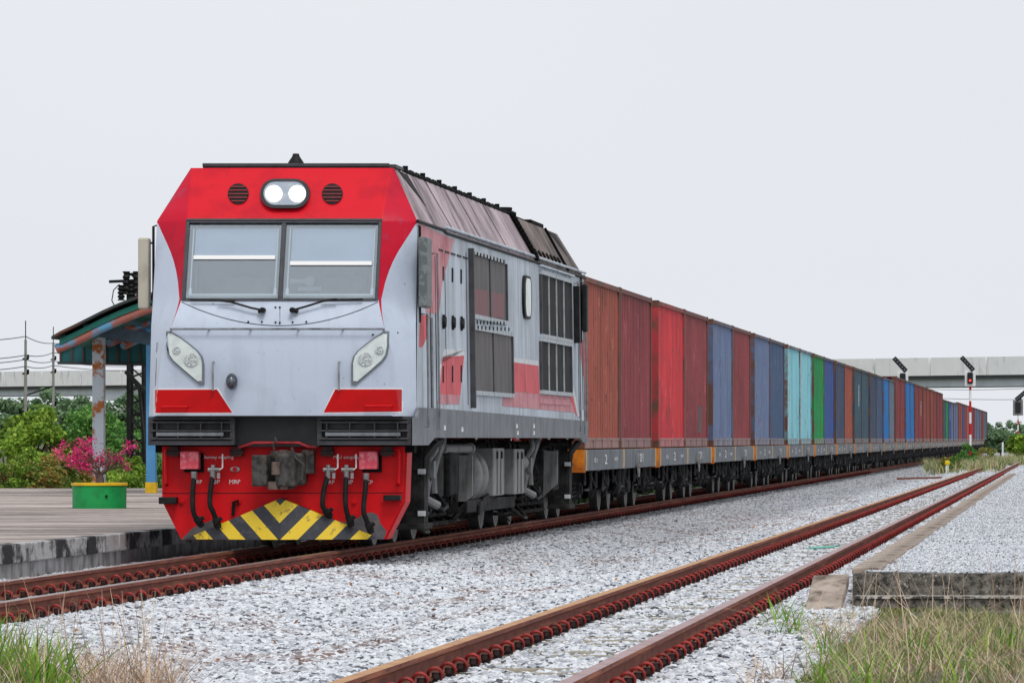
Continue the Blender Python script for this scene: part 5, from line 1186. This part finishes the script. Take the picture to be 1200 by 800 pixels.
for (x_, y_) in ((74, 396), (100, 384), (135, 374), (163, 365)):
    p = Vector(P(x_, y_, YS - .7)); MB().bar(p, p + Vector((0, 5.4, 0)), .08, .14).build('purlin', m_teal, sh)
for (a, b) in (((128, 402), (172, 382)), ((145, 405), (182, 388)), ((150, 385), (176, 376))):
    MB().tube([P(*a, YS + 1.4), P(*b, YS + 2.4)], .075, 10).build('roof_rafter', m_rustpipe, sh, smooth=40)
MB().bar(P(118, 388, YS), P(176, 397, YS), .07, .22).build('cross_beam', paint('grey_blue_beam', rgb(70, 92, 108), rgb(50, 70, 84), sc=4), sh)
mb = MB(); x0 = P(67.5, 398, YS + 2)[0]; x1 = -9.9; yb = YS + 2.2
def zf(px_, py_): return P(px_, py_, YS + 2)[2]
mb.hexa([(x0, yb, zf(68, 424.5)), (x1, yb, zf(68, 434)), (x1, yb + .03, zf(68, 434)), (x0, yb + .03, zf(68, 424.5)), (x0, yb, zf(68, 396)), (x1, yb, zf(68, 386)), (x1, yb + .03, zf(68, 386)), (x0, yb + .03, zf(68, 396))]); mb.build('valance', m_teal, sh)
xx = x0; i = 0
while xx < -12: MB().box(xx, xx + .035, yb - .03, yb, zf(68, 425) - (xx - x0) * .025, zf(68, 397)).build('valance_batten', m_roofsheet, sh); xx += .21
MB().bar((x0 - .03, yb - .03, zf(68, 425)), (x1, yb - .03, zf(68, 434.5)), .06, .05).build('valance_rail', m_roofsheet, sh)
a = P(108, 383, YS + 1); b = P(121.5, 383, YS + 1); MB().box(a[0], b[0], YS + 1, YS + 1.2, .17, a[2] + .1).build('post', m_bluepaint, sh, bevel=.01)
a = P(171, 400, YS); b = P(182, 400, YS); MB().box(a[0], b[0], YS, YS + .17, .17, P(0, 385, YS)[2]).build('post', m_blue2, sh, bevel=.01)
MB().box(a[0] - .012, b[0] + .012, YS - .012, YS + .182, .17, .36).build('post_foot', paint('yellow_post_foot', rgb(236, 190, 24), rgb(200, 160, 30), sc=5), sh)
MB().box(-11.2, -11.03, YS, YS + .17, .17, 3.9).build('post', m_blue2, sh)
# lattice mast with insulators
YM = 112; lm = empty('lattice_mast', P(158, 572, YM)[:2] + (-.3,), 'black steel lattice mast with cable insulators behind the platform canopy', 'mast')
mb = MB(); 
for px_ in (150.5, 168): a = P(px_, 330, YM); mb.bar((a[0], YM, -.3), (a[0], YM, a[2] if px_ < 160 else a[2] + .1), .07, .07); mb.bar((a[0], YM + .4, -.3), (a[0], YM + .4, a[2]), .07, .07)
xa, xb = P(150.5, 0, YM)[0], P(168, 0, YM)[0]; z_ = -.1
while z_ < 4.4: mb.bar((xa, YM, z_), (xb, YM, z_ + .12), .03, .04); mb.bar((xa, YM, z_ + .28), (xb, YM, z_ - .0), .025, .03); z_ += .28
mb.bar(P(147, 435, YM - .2), P(174, 462, YM - .2), .06, .08); mb.bar(P(163, 450, YM - .2), P(172, 560, YM - .2), .05, .12); mb.build('mast_frame', m_black, lm)
mb = MB(); mb.bar(P(128, 330, YM), P(172, 328, YM), .07, .06); mb.bar(P(146, 322, YM), P(172, 320, YM), .06, .06)
mb.build('crossarm', m_black, lm)
mb = MB()
for px_, y0_, y1_ in ((148, 318, 345), (160, 318, 345), (142, 334, 352), (154, 330, 350), (165, 325, 348)):
    t0, t1 = Vector(P(px_, y0_, YM - .1)), Vector(P(px_, y1_, YM - .1)); mb.tube([t0.lerp(t1, i / 8) for i in range(9)], [.05 if i % 2 else .085 for i in range(9)], 8)
mb.tube([P(140, 333, YM), P(133, 340, YM), P(131, 352, YM), P(134, 358, YM)], .012, 5); mb.build('insulator', m_black, lm)

# ------------------------------------------------------------------ overpass
s = NT('streaked_concrete'); v = s.coords((1, 1, 1), world=True)
c = s.mix(s.ramp(s.noise(v, .4, 5), .4, .7), rgb(236, 236, 238, 1.15), rgb(218, 218, 220, 1.12)); c = s.mix(s.ramp(s.noise(s.coords((1.2, 1.2, .25), world=True), 1.2, 6, .7), .56, .70, 0, .5), c, rgb(104, 102, 100)); m_conc = s.done(c, .9)
m_girder = paint('pale_grey_girder', rgb(196, 202, 210), rgb(176, 182, 190), sc=.5, rough=.9)  # plain light grey, a little darker than the parapet concrete
br = empty('road_overpass', (-60, 570, -.36), 'long pale concrete road overpass crossing far behind the train', 'bridge')
def bp(t): return Vector((-200 + 260 * t, 700 - 250 * t, 0))       # plan line of the near face
p0, p1 = bp(0), bp(1); along = (p1 - p0).normalized(); nrm = Vector((-along.y, along.x, 0))
if nrm.y < 0: nrm = -nrm
def slab(mb, t0, t1, z0, z1, d0, d1):
    a, b = bp(t0) + nrm * d0, bp(t1) + nrm * d0; c_, e = bp(t1) + nrm * d1, bp(t0) + nrm * d1
    mb.hexa([(*a.xy, z0), (*b.xy, z0), (*c_.xy, z0), (*e.xy, z0), (*a.xy, z1), (*b.xy, z1), (*c_.xy, z1), (*e.xy, z1)]); return mb
NP = 46
for i in range(NP): slab(MB(), i / NP + .0004, (i + 1) / NP - .0004, 7.35, 9.12, 0, .3).build('parapet_panel', m_conc, br)
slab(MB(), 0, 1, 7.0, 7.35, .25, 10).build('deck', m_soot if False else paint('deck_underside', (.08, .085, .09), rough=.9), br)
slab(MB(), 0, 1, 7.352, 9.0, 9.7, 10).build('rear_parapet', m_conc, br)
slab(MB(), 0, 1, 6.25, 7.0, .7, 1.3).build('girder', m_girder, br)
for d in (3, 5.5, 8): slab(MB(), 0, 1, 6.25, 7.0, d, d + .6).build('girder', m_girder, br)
for t in (.06, .2, .34, .48, .635, .80, .93):
    c_ = bp(t) + nrm * 5; q = MB(); slab(q, t - .008, t + .008, 5.6, 6.25, .5, 9.5); ca = q.build('pier_cap', m_girder, br)
    for d in (2.5, 7.5): c2 = bp(t) + nrm * d; MB().cyl((c2.x, c2.y, -.36), (c2.x, c2.y, 5.6), .7, 18).build('pier', m_conc, br, smooth=40)
# something on the bridge: far vehicle roofs hidden by the parapet are left out

# ------------------------------------------------------------------ signals
m_sigblack = paint('signal_black', (.012, .013, .018), rough=.5); m_sigwhite = paint('signal_white', rgb(232, 234, 236), rough=.5); m_sigred = paint('signal_red', rgb(200, 24, 34), rough=.5)
def signal(px_, Y, topy, label, head=True, tilt=-1, grey=False, sc=1.0):
    X = P(px_, 0, Y)[0]; k = Y / FP; zt = EYE + (VY - topy) * k
    r0 = empty('railway_signal', (X, Y, -.3), label, 'signal', 'railway signals beyond the siding')
    poleTop = zt - 1.0 * sc; z = -.3; i = 0
    while z < poleTop: zz = min(z + .55, poleTop); MB().cyl((X, Y, z), (X, Y, zz), .06, 12).build('mast_band', m_sigwhite if i % 2 == 0 else m_sigred, r0); z = zz; i += 1
    hb = MB().box(X - .48 * sc, X + .48 * sc, Y - .12, Y - .08, poleTop - .9 * sc, poleTop + .55 * sc).build('backboard', m_sigwhite if not grey else m_under2, r0, bevel=.1 * sc)
    MB().box(X - .26 * sc, X + .26 * sc, Y - .3, Y - .12, poleTop - .65 * sc, poleTop + .38 * sc).build('signal_head', m_sigblack, hb, bevel=.06)
    for j, zz in enumerate((-.36, -.02, .24)):
        q = MB(); q.cyl((X, Y - .31, poleTop + zz * sc), (X, Y - .33, poleTop + zz * sc), .11 * sc, 16); q.build('signal_lamp', (m_redlit if (j == 0 and not grey) else m_sigblack), hb)
    a = Vector((X + .3 * sc, Y - .1, poleTop + .55 * sc)); b = Vector((X - .8 * sc, Y - .1, poleTop + 1.75 * sc)) if tilt < 0 else Vector((X + .8 * sc, Y - .1, poleTop + 1.4 * sc))
    if tilt > 0: a.x = X - .2 * sc
    f_ = MB().bar(a, b, .12, .42 * sc).build('route_indicator', m_sigblack, r0, bevel=.03); dd = (b - a)
    MB().box(X + .0, X + .35 * sc, Y - .06, Y, poleTop + .3, poleTop + .7 * sc).build('indicator_bracket', m_sigblack, r0)
    for j in range(5): c_ = a + dd * (.12 + .19 * j) + Vector((0, -.08, 0)); MB().cyl(c_, c_ + Vector((0, -.04, 0)), .08 * sc, 10).build('indicator_lamp', m_mir, f_)
signal(1137, 262, 428, 'red and white banded signal mast showing a red light between the train and siding', sc=.55)
signal(1058, 330, 429, 'white backed signal head rising behind the containers under the overpass', sc=.7)
signal(1193, 500, 463, 'small grey signal mast far off at the right edge of the tracks', True, 1, True, 1.0)

# ------------------------------------------------------------------ poles and wires
def pole(px_, Y, topy, label, arm=True):
    X, _, z = P(px_, topy, Y); r0 = empty('utility_pole', (X, Y, -.36), label, 'pole', 'utility poles on the left')
    MB().tube([(X, Y, -.36), (X, Y, z)], [.10, .06], 10).build('shaft', paint('concrete_pole', rgb(150, 148, 144), rgb(120, 118, 114), sc=2, rough=.9), r0)
    q = MB(); q.tube([(X, Y, z), (X, Y, z + .9)], .025, 6)
    for d in (.9, 1.6, 3.4): q.box(X - .14, X + .14, Y - .05, Y + .05, z - d - .04, z - d + .04); q.cyl((X + .12, Y, z - d), (X + .12, Y, z - d + .2), .05, 8)
    q.build('bracket', m_soot, r0)
    if arm: MB().bar((X + .1, Y - .1, z - 2.6), (X + 1.3, Y - .1, z - 2.2), .05, .06).build('lamp_arm', m_soot, r0); MB().box(X - .7, X - .25, Y - .1, Y + .1, z - 5.2, z - 4.3).build('transformer', m_girder, r0, bevel=.05)
    return X, z
pole(30, 250, 398, 'taller concrete utility pole with a lamp arm at the left edge'); pole(62.5, 290, 402, 'thinner concrete utility pole right of the taller one', False)
mw = paint('cable_black', (.05, .05, .055), rough=.6)
for (ya, yb, nm) in ((394, 402, 'topmost'), (416, 413, 'second'), (421, 423, 'third'), (429, 428, 'lowest')):
    A, B, C_ = Vector(P(-60, ya + 3, 215)), Vector(P(30, ya, 250)), Vector(P(62, yb, 290)); D = Vector(P(160, yb + 6, 380)); pts = []
    for u, v_ in ((A, B), (B, C_), (C_, D)):
        for t in np.linspace(0, 1, 9)[:-1]: q = u.lerp(v_, t); q.z -= .12 * 4 * t * (1 - t); pts.append(q)
    pts.append(D); tag(MB().tube(pts, .022, 5).build('power_cable', mw), '%s of the black power cables strung between the left utility poles' % nm, 'cable', 'power cables on the left')
for (ya, yb, nm) in ((455, 452, 'upper'), (464, 466, 'lower')):
    pts = [Vector(P(1060, ya, 640)).lerp(Vector(P(1250, yb, 600)), t) - Vector((0, 0, 1.2 * t * (1 - t))) for t in np.linspace(0, 1, 12)]
    tag(MB().tube(pts, .03, 5).build('power_cable', mw), '%s of the two thin cables seen under the overpass at the right' % nm, 'cable', 'cables under the overpass')

# ------------------------------------------------------------------ shrubs and trees
G1 = [rgb(78, 116, 34), rgb(118, 156, 50), rgb(158, 190, 72), rgb(194, 214, 100)]
G2 = [rgb(54, 98, 46), rgb(78, 130, 60), rgb(108, 158, 76), rgb(138, 178, 92)]
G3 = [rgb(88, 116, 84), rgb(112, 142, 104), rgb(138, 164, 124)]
G4 = [rgb(110, 130, 56), rgb(150, 160, 70), rgb(176, 150, 90), rgb(176, 96, 60)]
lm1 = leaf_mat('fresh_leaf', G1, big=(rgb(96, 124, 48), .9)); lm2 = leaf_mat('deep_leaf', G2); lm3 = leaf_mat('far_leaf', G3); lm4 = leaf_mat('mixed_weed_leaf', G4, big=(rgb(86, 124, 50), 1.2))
def plant(name, px_, Y, topy, wpx, label, cat, mat, seed, group, leaf=.1, dens=1.0, trunk=True, deep=None, zb=-.36):
    rg = np.random.default_rng(seed); k = Y / FP; X = (px_ - VX) * k; ztop = EYE + (VY - topy) * k; rx = wpx * k / 2; H = ztop - zb; ry = deep or rx * .8
    r0 = empty(name, (X, Y, zb), label, cat, group)
    rz = H * (.40 if trunk else .5); cz = H - rz
    nc = int(34 * dens); C_ = clumps(nc, rx * .85, ry * .85, rz * .85, rg, cz, cr=min(rx, rz) * .34, per=int(90 * dens))
    C_ = C_[C_[:, 2] > .02]; V, F = leaves(C_, leaf, rg, .6)
    o = link_mesh('foliage' if not trunk else 'crown', raw_mesh('crown', V, F, mat), r0)
    mb = MB(); n_ = 5
    if trunk:
        th = cz * .8; mb.tube([(X, Y, zb), (X + .03 * H, Y, zb + th * .5), (X, Y, zb + th)], [H * .035, H * .026, H * .018], 8)
        for j in range(6):
            a = 2 * math.pi * j / 6 + seed; q = Vector((X, Y, zb + th * .75)); e = Vector((X + rx * .6 * math.cos(a), Y + ry * .6 * math.sin(a), zb + cz + rz * .3 * (j % 2))); mb.tube([q, q.lerp(e, .5) + Vector((0, 0, .05 * H)), e], [H * .014, H * .01, H * .005], 5)
        mb.build('trunk', m_bark, r0)
    else:
        for j in range(n_):
            a = 2 * math.pi * j / n_ + seed; mb.tube([(X, Y, zb), (X + rx * .3 * math.cos(a), Y + ry * .3 * math.sin(a), zb + H * .4), (X + rx * .6 * math.cos(a), Y + ry * .6 * math.sin(a), zb + H * .7)], [H * .015, H * .01, H * .005], 5)
        mb.build('stem', m_bark, r0)
    return r0
gl = 'shrubs behind the left platform'
plant('leafy_shrub', 42, 128, 472, 78, 'round bright green shrub standing tallest behind the left platform', 'shrub', lm1, 1, gl, .13, 1.5, deep=1.2)
plant('leafy_shrub', 108, 140, 470, 92, 'broad dark green shrub behind the planter and canopy post', 'shrub', lm2, 2, gl, .13, 1.5, deep=1.2)
plant('leafy_shrub', 160, 136, 492, 60, 'dark green shrub behind the foot of the lattice mast', 'shrub', lm2, 3, gl, .12, 1.2, deep=1.2)
low = [(8, 108, 505, 44, lm1, 'light green low bush at the left edge of the picture'), (38, 112, 512, 50, lm1, 'light green low bush in front of the round tall shrub'), (66, 110, 515, 44, lm4, 'rust flecked low bush left of the planter'), (92, 112, 525, 40, lm4, 'reddish low bush directly behind the planter flowers'), (128, 111, 528, 44, lm1, 'yellow green low bush right of the planter'), (158, 110, 530, 42, lm1, 'yellow green low bush beside the blue canopy post'), (186, 113, 528, 40, lm2, 'dark low bush mostly behind the locomotive nose'), (22, 109, 536, 52, lm4, 'weedy low bush against the far platform edge at left'), (60, 108, 542, 50, lm4, 'weedy low bush against the far platform edge left of the planter'), (140, 108, 545, 60, lm1, 'low bush against the far platform edge right of the planter')]
for i, (a, b, c_, d, m, lab) in enumerate(low): plant('low_bush', a, b, c_, d, lab, 'bush', m, 20 + i, 'low bushes behind the left platform', .075, 1.25, False, deep=1.0)
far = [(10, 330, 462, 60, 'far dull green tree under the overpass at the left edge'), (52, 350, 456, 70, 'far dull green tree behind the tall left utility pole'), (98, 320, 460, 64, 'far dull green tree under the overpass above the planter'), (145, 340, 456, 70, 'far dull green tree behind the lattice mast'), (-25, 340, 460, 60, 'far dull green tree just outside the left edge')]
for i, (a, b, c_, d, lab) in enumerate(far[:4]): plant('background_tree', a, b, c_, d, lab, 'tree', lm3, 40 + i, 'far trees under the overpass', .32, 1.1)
# right side
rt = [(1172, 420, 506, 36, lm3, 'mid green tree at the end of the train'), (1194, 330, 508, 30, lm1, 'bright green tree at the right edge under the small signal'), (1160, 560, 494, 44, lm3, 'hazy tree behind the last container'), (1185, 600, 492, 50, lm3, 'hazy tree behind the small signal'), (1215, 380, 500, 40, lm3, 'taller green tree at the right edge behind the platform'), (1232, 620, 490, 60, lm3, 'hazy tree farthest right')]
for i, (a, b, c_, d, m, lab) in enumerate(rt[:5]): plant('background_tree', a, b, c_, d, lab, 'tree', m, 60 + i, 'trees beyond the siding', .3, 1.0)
for i, (a, b, c_, d, m, lab) in enumerate([(1133, 245, 518, 26, lm2, 'dark green bush at the foot of the red and white signal mast'), (1156, 280, 522, 30, lm4, 'scrubby bush right of the red and white signal mast'), (1112, 215, 532, 30, lm4, 'low dry bush left of the yellow marker post')]):
    plant('low_bush', a, b, c_, d, lab, 'bush', m, 80 + i, 'bushes between train and siding', .11, .8, False, deep=4 if i else 1.5)
# far wooded band
rg = np.random.default_rng(99); n = 60; Cs = []
for i in range(110):
    t = rg.uniform(0, 1); X = -330 + 480 * t; Y = 900 + rg.uniform(-40, 60); h = rg.uniform(2.2, 4.6)
    q = rg.normal(size=(420, 3)); q /= np.linalg.norm(q, axis=1)[:, None]; q *= rg.uniform(.3, 1, (420, 1)) ** .4; Cs.append(np.array([X, Y, h * .5 - .3]) + q * np.array([h * 1.2, h * .8, h * .5]))
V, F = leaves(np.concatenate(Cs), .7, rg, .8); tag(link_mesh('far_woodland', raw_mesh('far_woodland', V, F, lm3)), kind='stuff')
# marker posts, dropped rail
X, _, z = P(1110, 543, 205); q = empty('marker_post', (X, 205, -.3), 'short yellow topped marker post in the weeds beside the train', 'post'); MB().box(X - .06, X + .06, 205, 205.1, -.3, .12).build('post', m_sigwhite, q); MB().box(X - .10, X + .10, 204.97, 205.15, .12, .30).build('cap', paint('yellow_marker', rgb(240, 200, 20), rough=.6), q, bevel=.05)
X = P(1175, 0, 300)[0]; tag(MB().box(X - .05, X + .05, 300, 300.1, -.3, .95).build('marker_post', m_sigwhite, bevel=.02), 'slim white marker post left of the small signal', 'post')
a = P(1052, 555, 170); tag(MB().bar((a[0], 170, -.14), (P(1102, 555, 174)[0], 175.5, -.14), .07, .06).build('loose_rail', m_railside), 'short rusty length of rail lying on the ballast between the tracks', 'rail')
a = (-2.75, 62, -.1)
q = MB(); q.prism([(-2.95, 60.0, -.11), (-2.68, 60.3, -.10), (-2.6, 60.6, -.09), (-2.9, 60.5, -.10)], [(-2.95, 60.0, -.10), (-2.68, 60.3, -.09), (-2.6, 60.6, -.075), (-2.9, 60.5, -.09)]); tag(q.build('plastic_scrap', paint('teal_plastic', rgb(70, 170, 150), rough=.4)), 'small torn teal plastic scrap lying between the siding rails', 'litter')

# ------------------------------------------------------------------ grass and weeds (uncountable)
def blades(n, region, hmin, hmax, wid, rg, lean=.5, curl=.35):
    B = region(n, rg); h = rg.uniform(hmin, hmax, n); a = rg.uniform(0, 2 * np.pi, n); le = rg.normal(0, lean, n)
    d = np.stack([np.cos(a), np.sin(a), np.zeros(n)], 1); s_ = np.stack([-np.sin(a + rg.uniform(-1, 1, n)), np.cos(a), np.zeros(n)], 1); s_ /= np.linalg.norm(s_, axis=1)[:, None]
    Vs = []; seg = 4
    for j in range(seg + 1):
        t = j / seg; c = B + d * (le * h * t + curl * h * t * t * np.sign(le))[:, None]; c[:, 2] += h * (t - .25 * abs(curl) * t * t); wj = wid * (1 - t ** 1.6) * (h / hmax) * .5 + .0006
        Vs += [c - s_ * wj[:, None], c + s_ * wj[:, None]]
    V = np.stack(Vs, 1).reshape(-1, 3); K = 2 * (seg + 1); o = (np.arange(n) * K)[:, None]; F = []
    for j in range(seg): F.append(np.concatenate([o + 2 * j, o + 2 * j + 1, o + 2 * j + 3, o + 2 * j + 2], 1))
    return V, np.concatenate(F)
m_gr = leaf_mat('green_grass', [rgb(70, 116, 30), rgb(104, 154, 44), rgb(140, 180, 66), rgb(164, 176, 84)], tl=.3)
m_gr2 = leaf_mat('dull_grass', [rgb(84, 112, 62), rgb(118, 142, 86), rgb(160, 166, 112), rgb(196, 182, 142), rgb(176, 158, 126)], tl=.25)
m_dry = leaf_mat('dry_stalk', [rgb(130, 100, 84), rgb(190, 160, 132), rgb(224, 204, 178), rgb(172, 148, 140)], tl=.1)
m_moss2 = leaf_mat('ground_moss', [rgb(84, 104, 44), rgb(124, 138, 70), rgb(150, 146, 96)], tl=.2)
def reg_px(boxes):
    """pick ground points from (px0,px1,Y0,Y1,weight) patches"""
    w_ = np.array([b[4] for b in boxes], float); w_ /= w_.sum()
    def f(n, rg):
        k = rg.choice(len(boxes), n, p=w_); b = np.array([q[:4] for q in boxes], float)[k]; Y = rg.uniform(b[:, 2], b[:, 3]); px_ = rg.uniform(b[:, 0], b[:, 1]); X = (px_ - VX) / FP * Y
        if n > 250:      # gather two thirds of the blades into tufts
            nt_ = max(12, n // 45); j = rg.integers(0, nt_, n); use = rg.random(n) < .68
            X = np.where(use, X[j] + rg.normal(0, .045, n), X); Y = np.where(use, Y[j] + rg.normal(0, .09, n), Y)
        return np.stack([X, Y, gz(X, Y) - .01], 1)
    return f
def grass(name, n, boxes, h0, h1, wd, mat, seed, **kw):
    rg = np.random.default_rng(seed); V, F = blades(n, reg_px(boxes), h0, h1, wd, rg, **kw); return tag(link_mesh(name, raw_mesh(name, V, F, mat)), kind='stuff')
grass('green_grass', 430, [(-40, 62, 27.6, 29.8, 3), (55, 100, 27.8, 29.4, 1.4), (-40, 20, 29, 31, 1)], .14, .42, .017, m_gr, 1, lean=.3, curl=.3)
grass('dry_grass', 900, [(-40, 130, 27.6, 30.5, 3), (110, 200, 27.6, 29.2, 2.2), (190, 215, 27.6, 28.4, .3)], .10, .34, .0065, m_dry, 2, lean=.7, curl=.5)
grass('dry_grass', 70, [(-20, 110, 28, 31, 2), (120, 200, 28, 29.5, 1.6)], .35, .62, .006, m_dry, 3, lean=.22, curl=.12)
grass('ground_moss', 9000, [(-40, 205, 27.0, 29.0, 2), (-40, 100, 27, 31, 1)], .015, .06, .008, m_moss2, 4, lean=.8)
# right foreground
grass('green_grass', 1900, [(965, 1260, 27, 35, 3), (955, 1010, 27, 31, .3)], .04, .19, .008, m_gr2, 5, lean=.55, curl=.5)
grass('green_grass', 1300, [(985, 1260, 34, 39.6, 3), (955, 990, 34, 38, .3)], .03, .10, .007, m_gr2, 15, lean=.5, curl=.5)
grass('green_grass', 300, [(900, 960, 35, 39, .35), (960, 1240, 27.5, 34, 1.2)], .06, .26, .014, m_gr, 6, lean=.5, curl=.5)
grass('dry_grass', 1300, [(960, 1260, 27, 37, 3), (880, 960, 27, 30, .3)], .06, .24, .0055, m_dry, 7, lean=.7, curl=.5)
grass('dry_grass', 70, [(980, 1240, 28, 40, 1)], .30, .62, .0055, m_dry, 8, lean=.22, curl=.15)
grass('ground_moss', 15000, [(880, 965, 35, 39.3, 1.2), (930, 1260, 27, 40.9, 5)], .012, .05, .008, m_moss2, 9, lean=.9)
grass('dry_grass', 160, [(-30, 205, 27.6, 30, 1), (900, 1240, 27.6, 36, 1)], .22, .42, .006, m_dry, 31, lean=1.6, curl=.25)
grass('weeds', 5000, [(1085, 1175, 200, 262, 2), (1120, 1200, 255, 330, 2)], .15, .6, .05, m_gr2, 10, lean=.6)
rgw = np.random.default_rng(77); nW = 16000; WX = rgw.uniform(-16, -9.95, nW); WY = 105 + 260 * rgw.random(nW) ** 1.5
V, F = blades(nW, lambda n, rg: np.stack([WX, WY, np.full(n, -.36)], 1), .5, 1.1, .09, rgw, lean=.4)
tag(link_mesh('weeds', raw_mesh('weeds', V, F, leaf_mat('dark_weed', [rgb(40, 58, 28), rgb(58, 78, 36), rgb(70, 84, 44)], tl=.1))), kind='stuff')
# fallen leaves
rg = np.random.default_rng(12); n = 90; Y = 30 + 60 * rg.random(n) ** 1.5; X = -5.6 + rg.normal(0, .7, n); V, F = leaves(np.stack([X, Y, gz(X, Y) + .04], 1), .045, rg, .6, 0)
tag(link_mesh('fallen_leaves', raw_mesh('fallen_leaves', V, F, leaf_mat('fallen_leaf', [rgb(140, 96, 70), rgb(190, 136, 92), rgb(110, 80, 66)]))), kind='stuff')
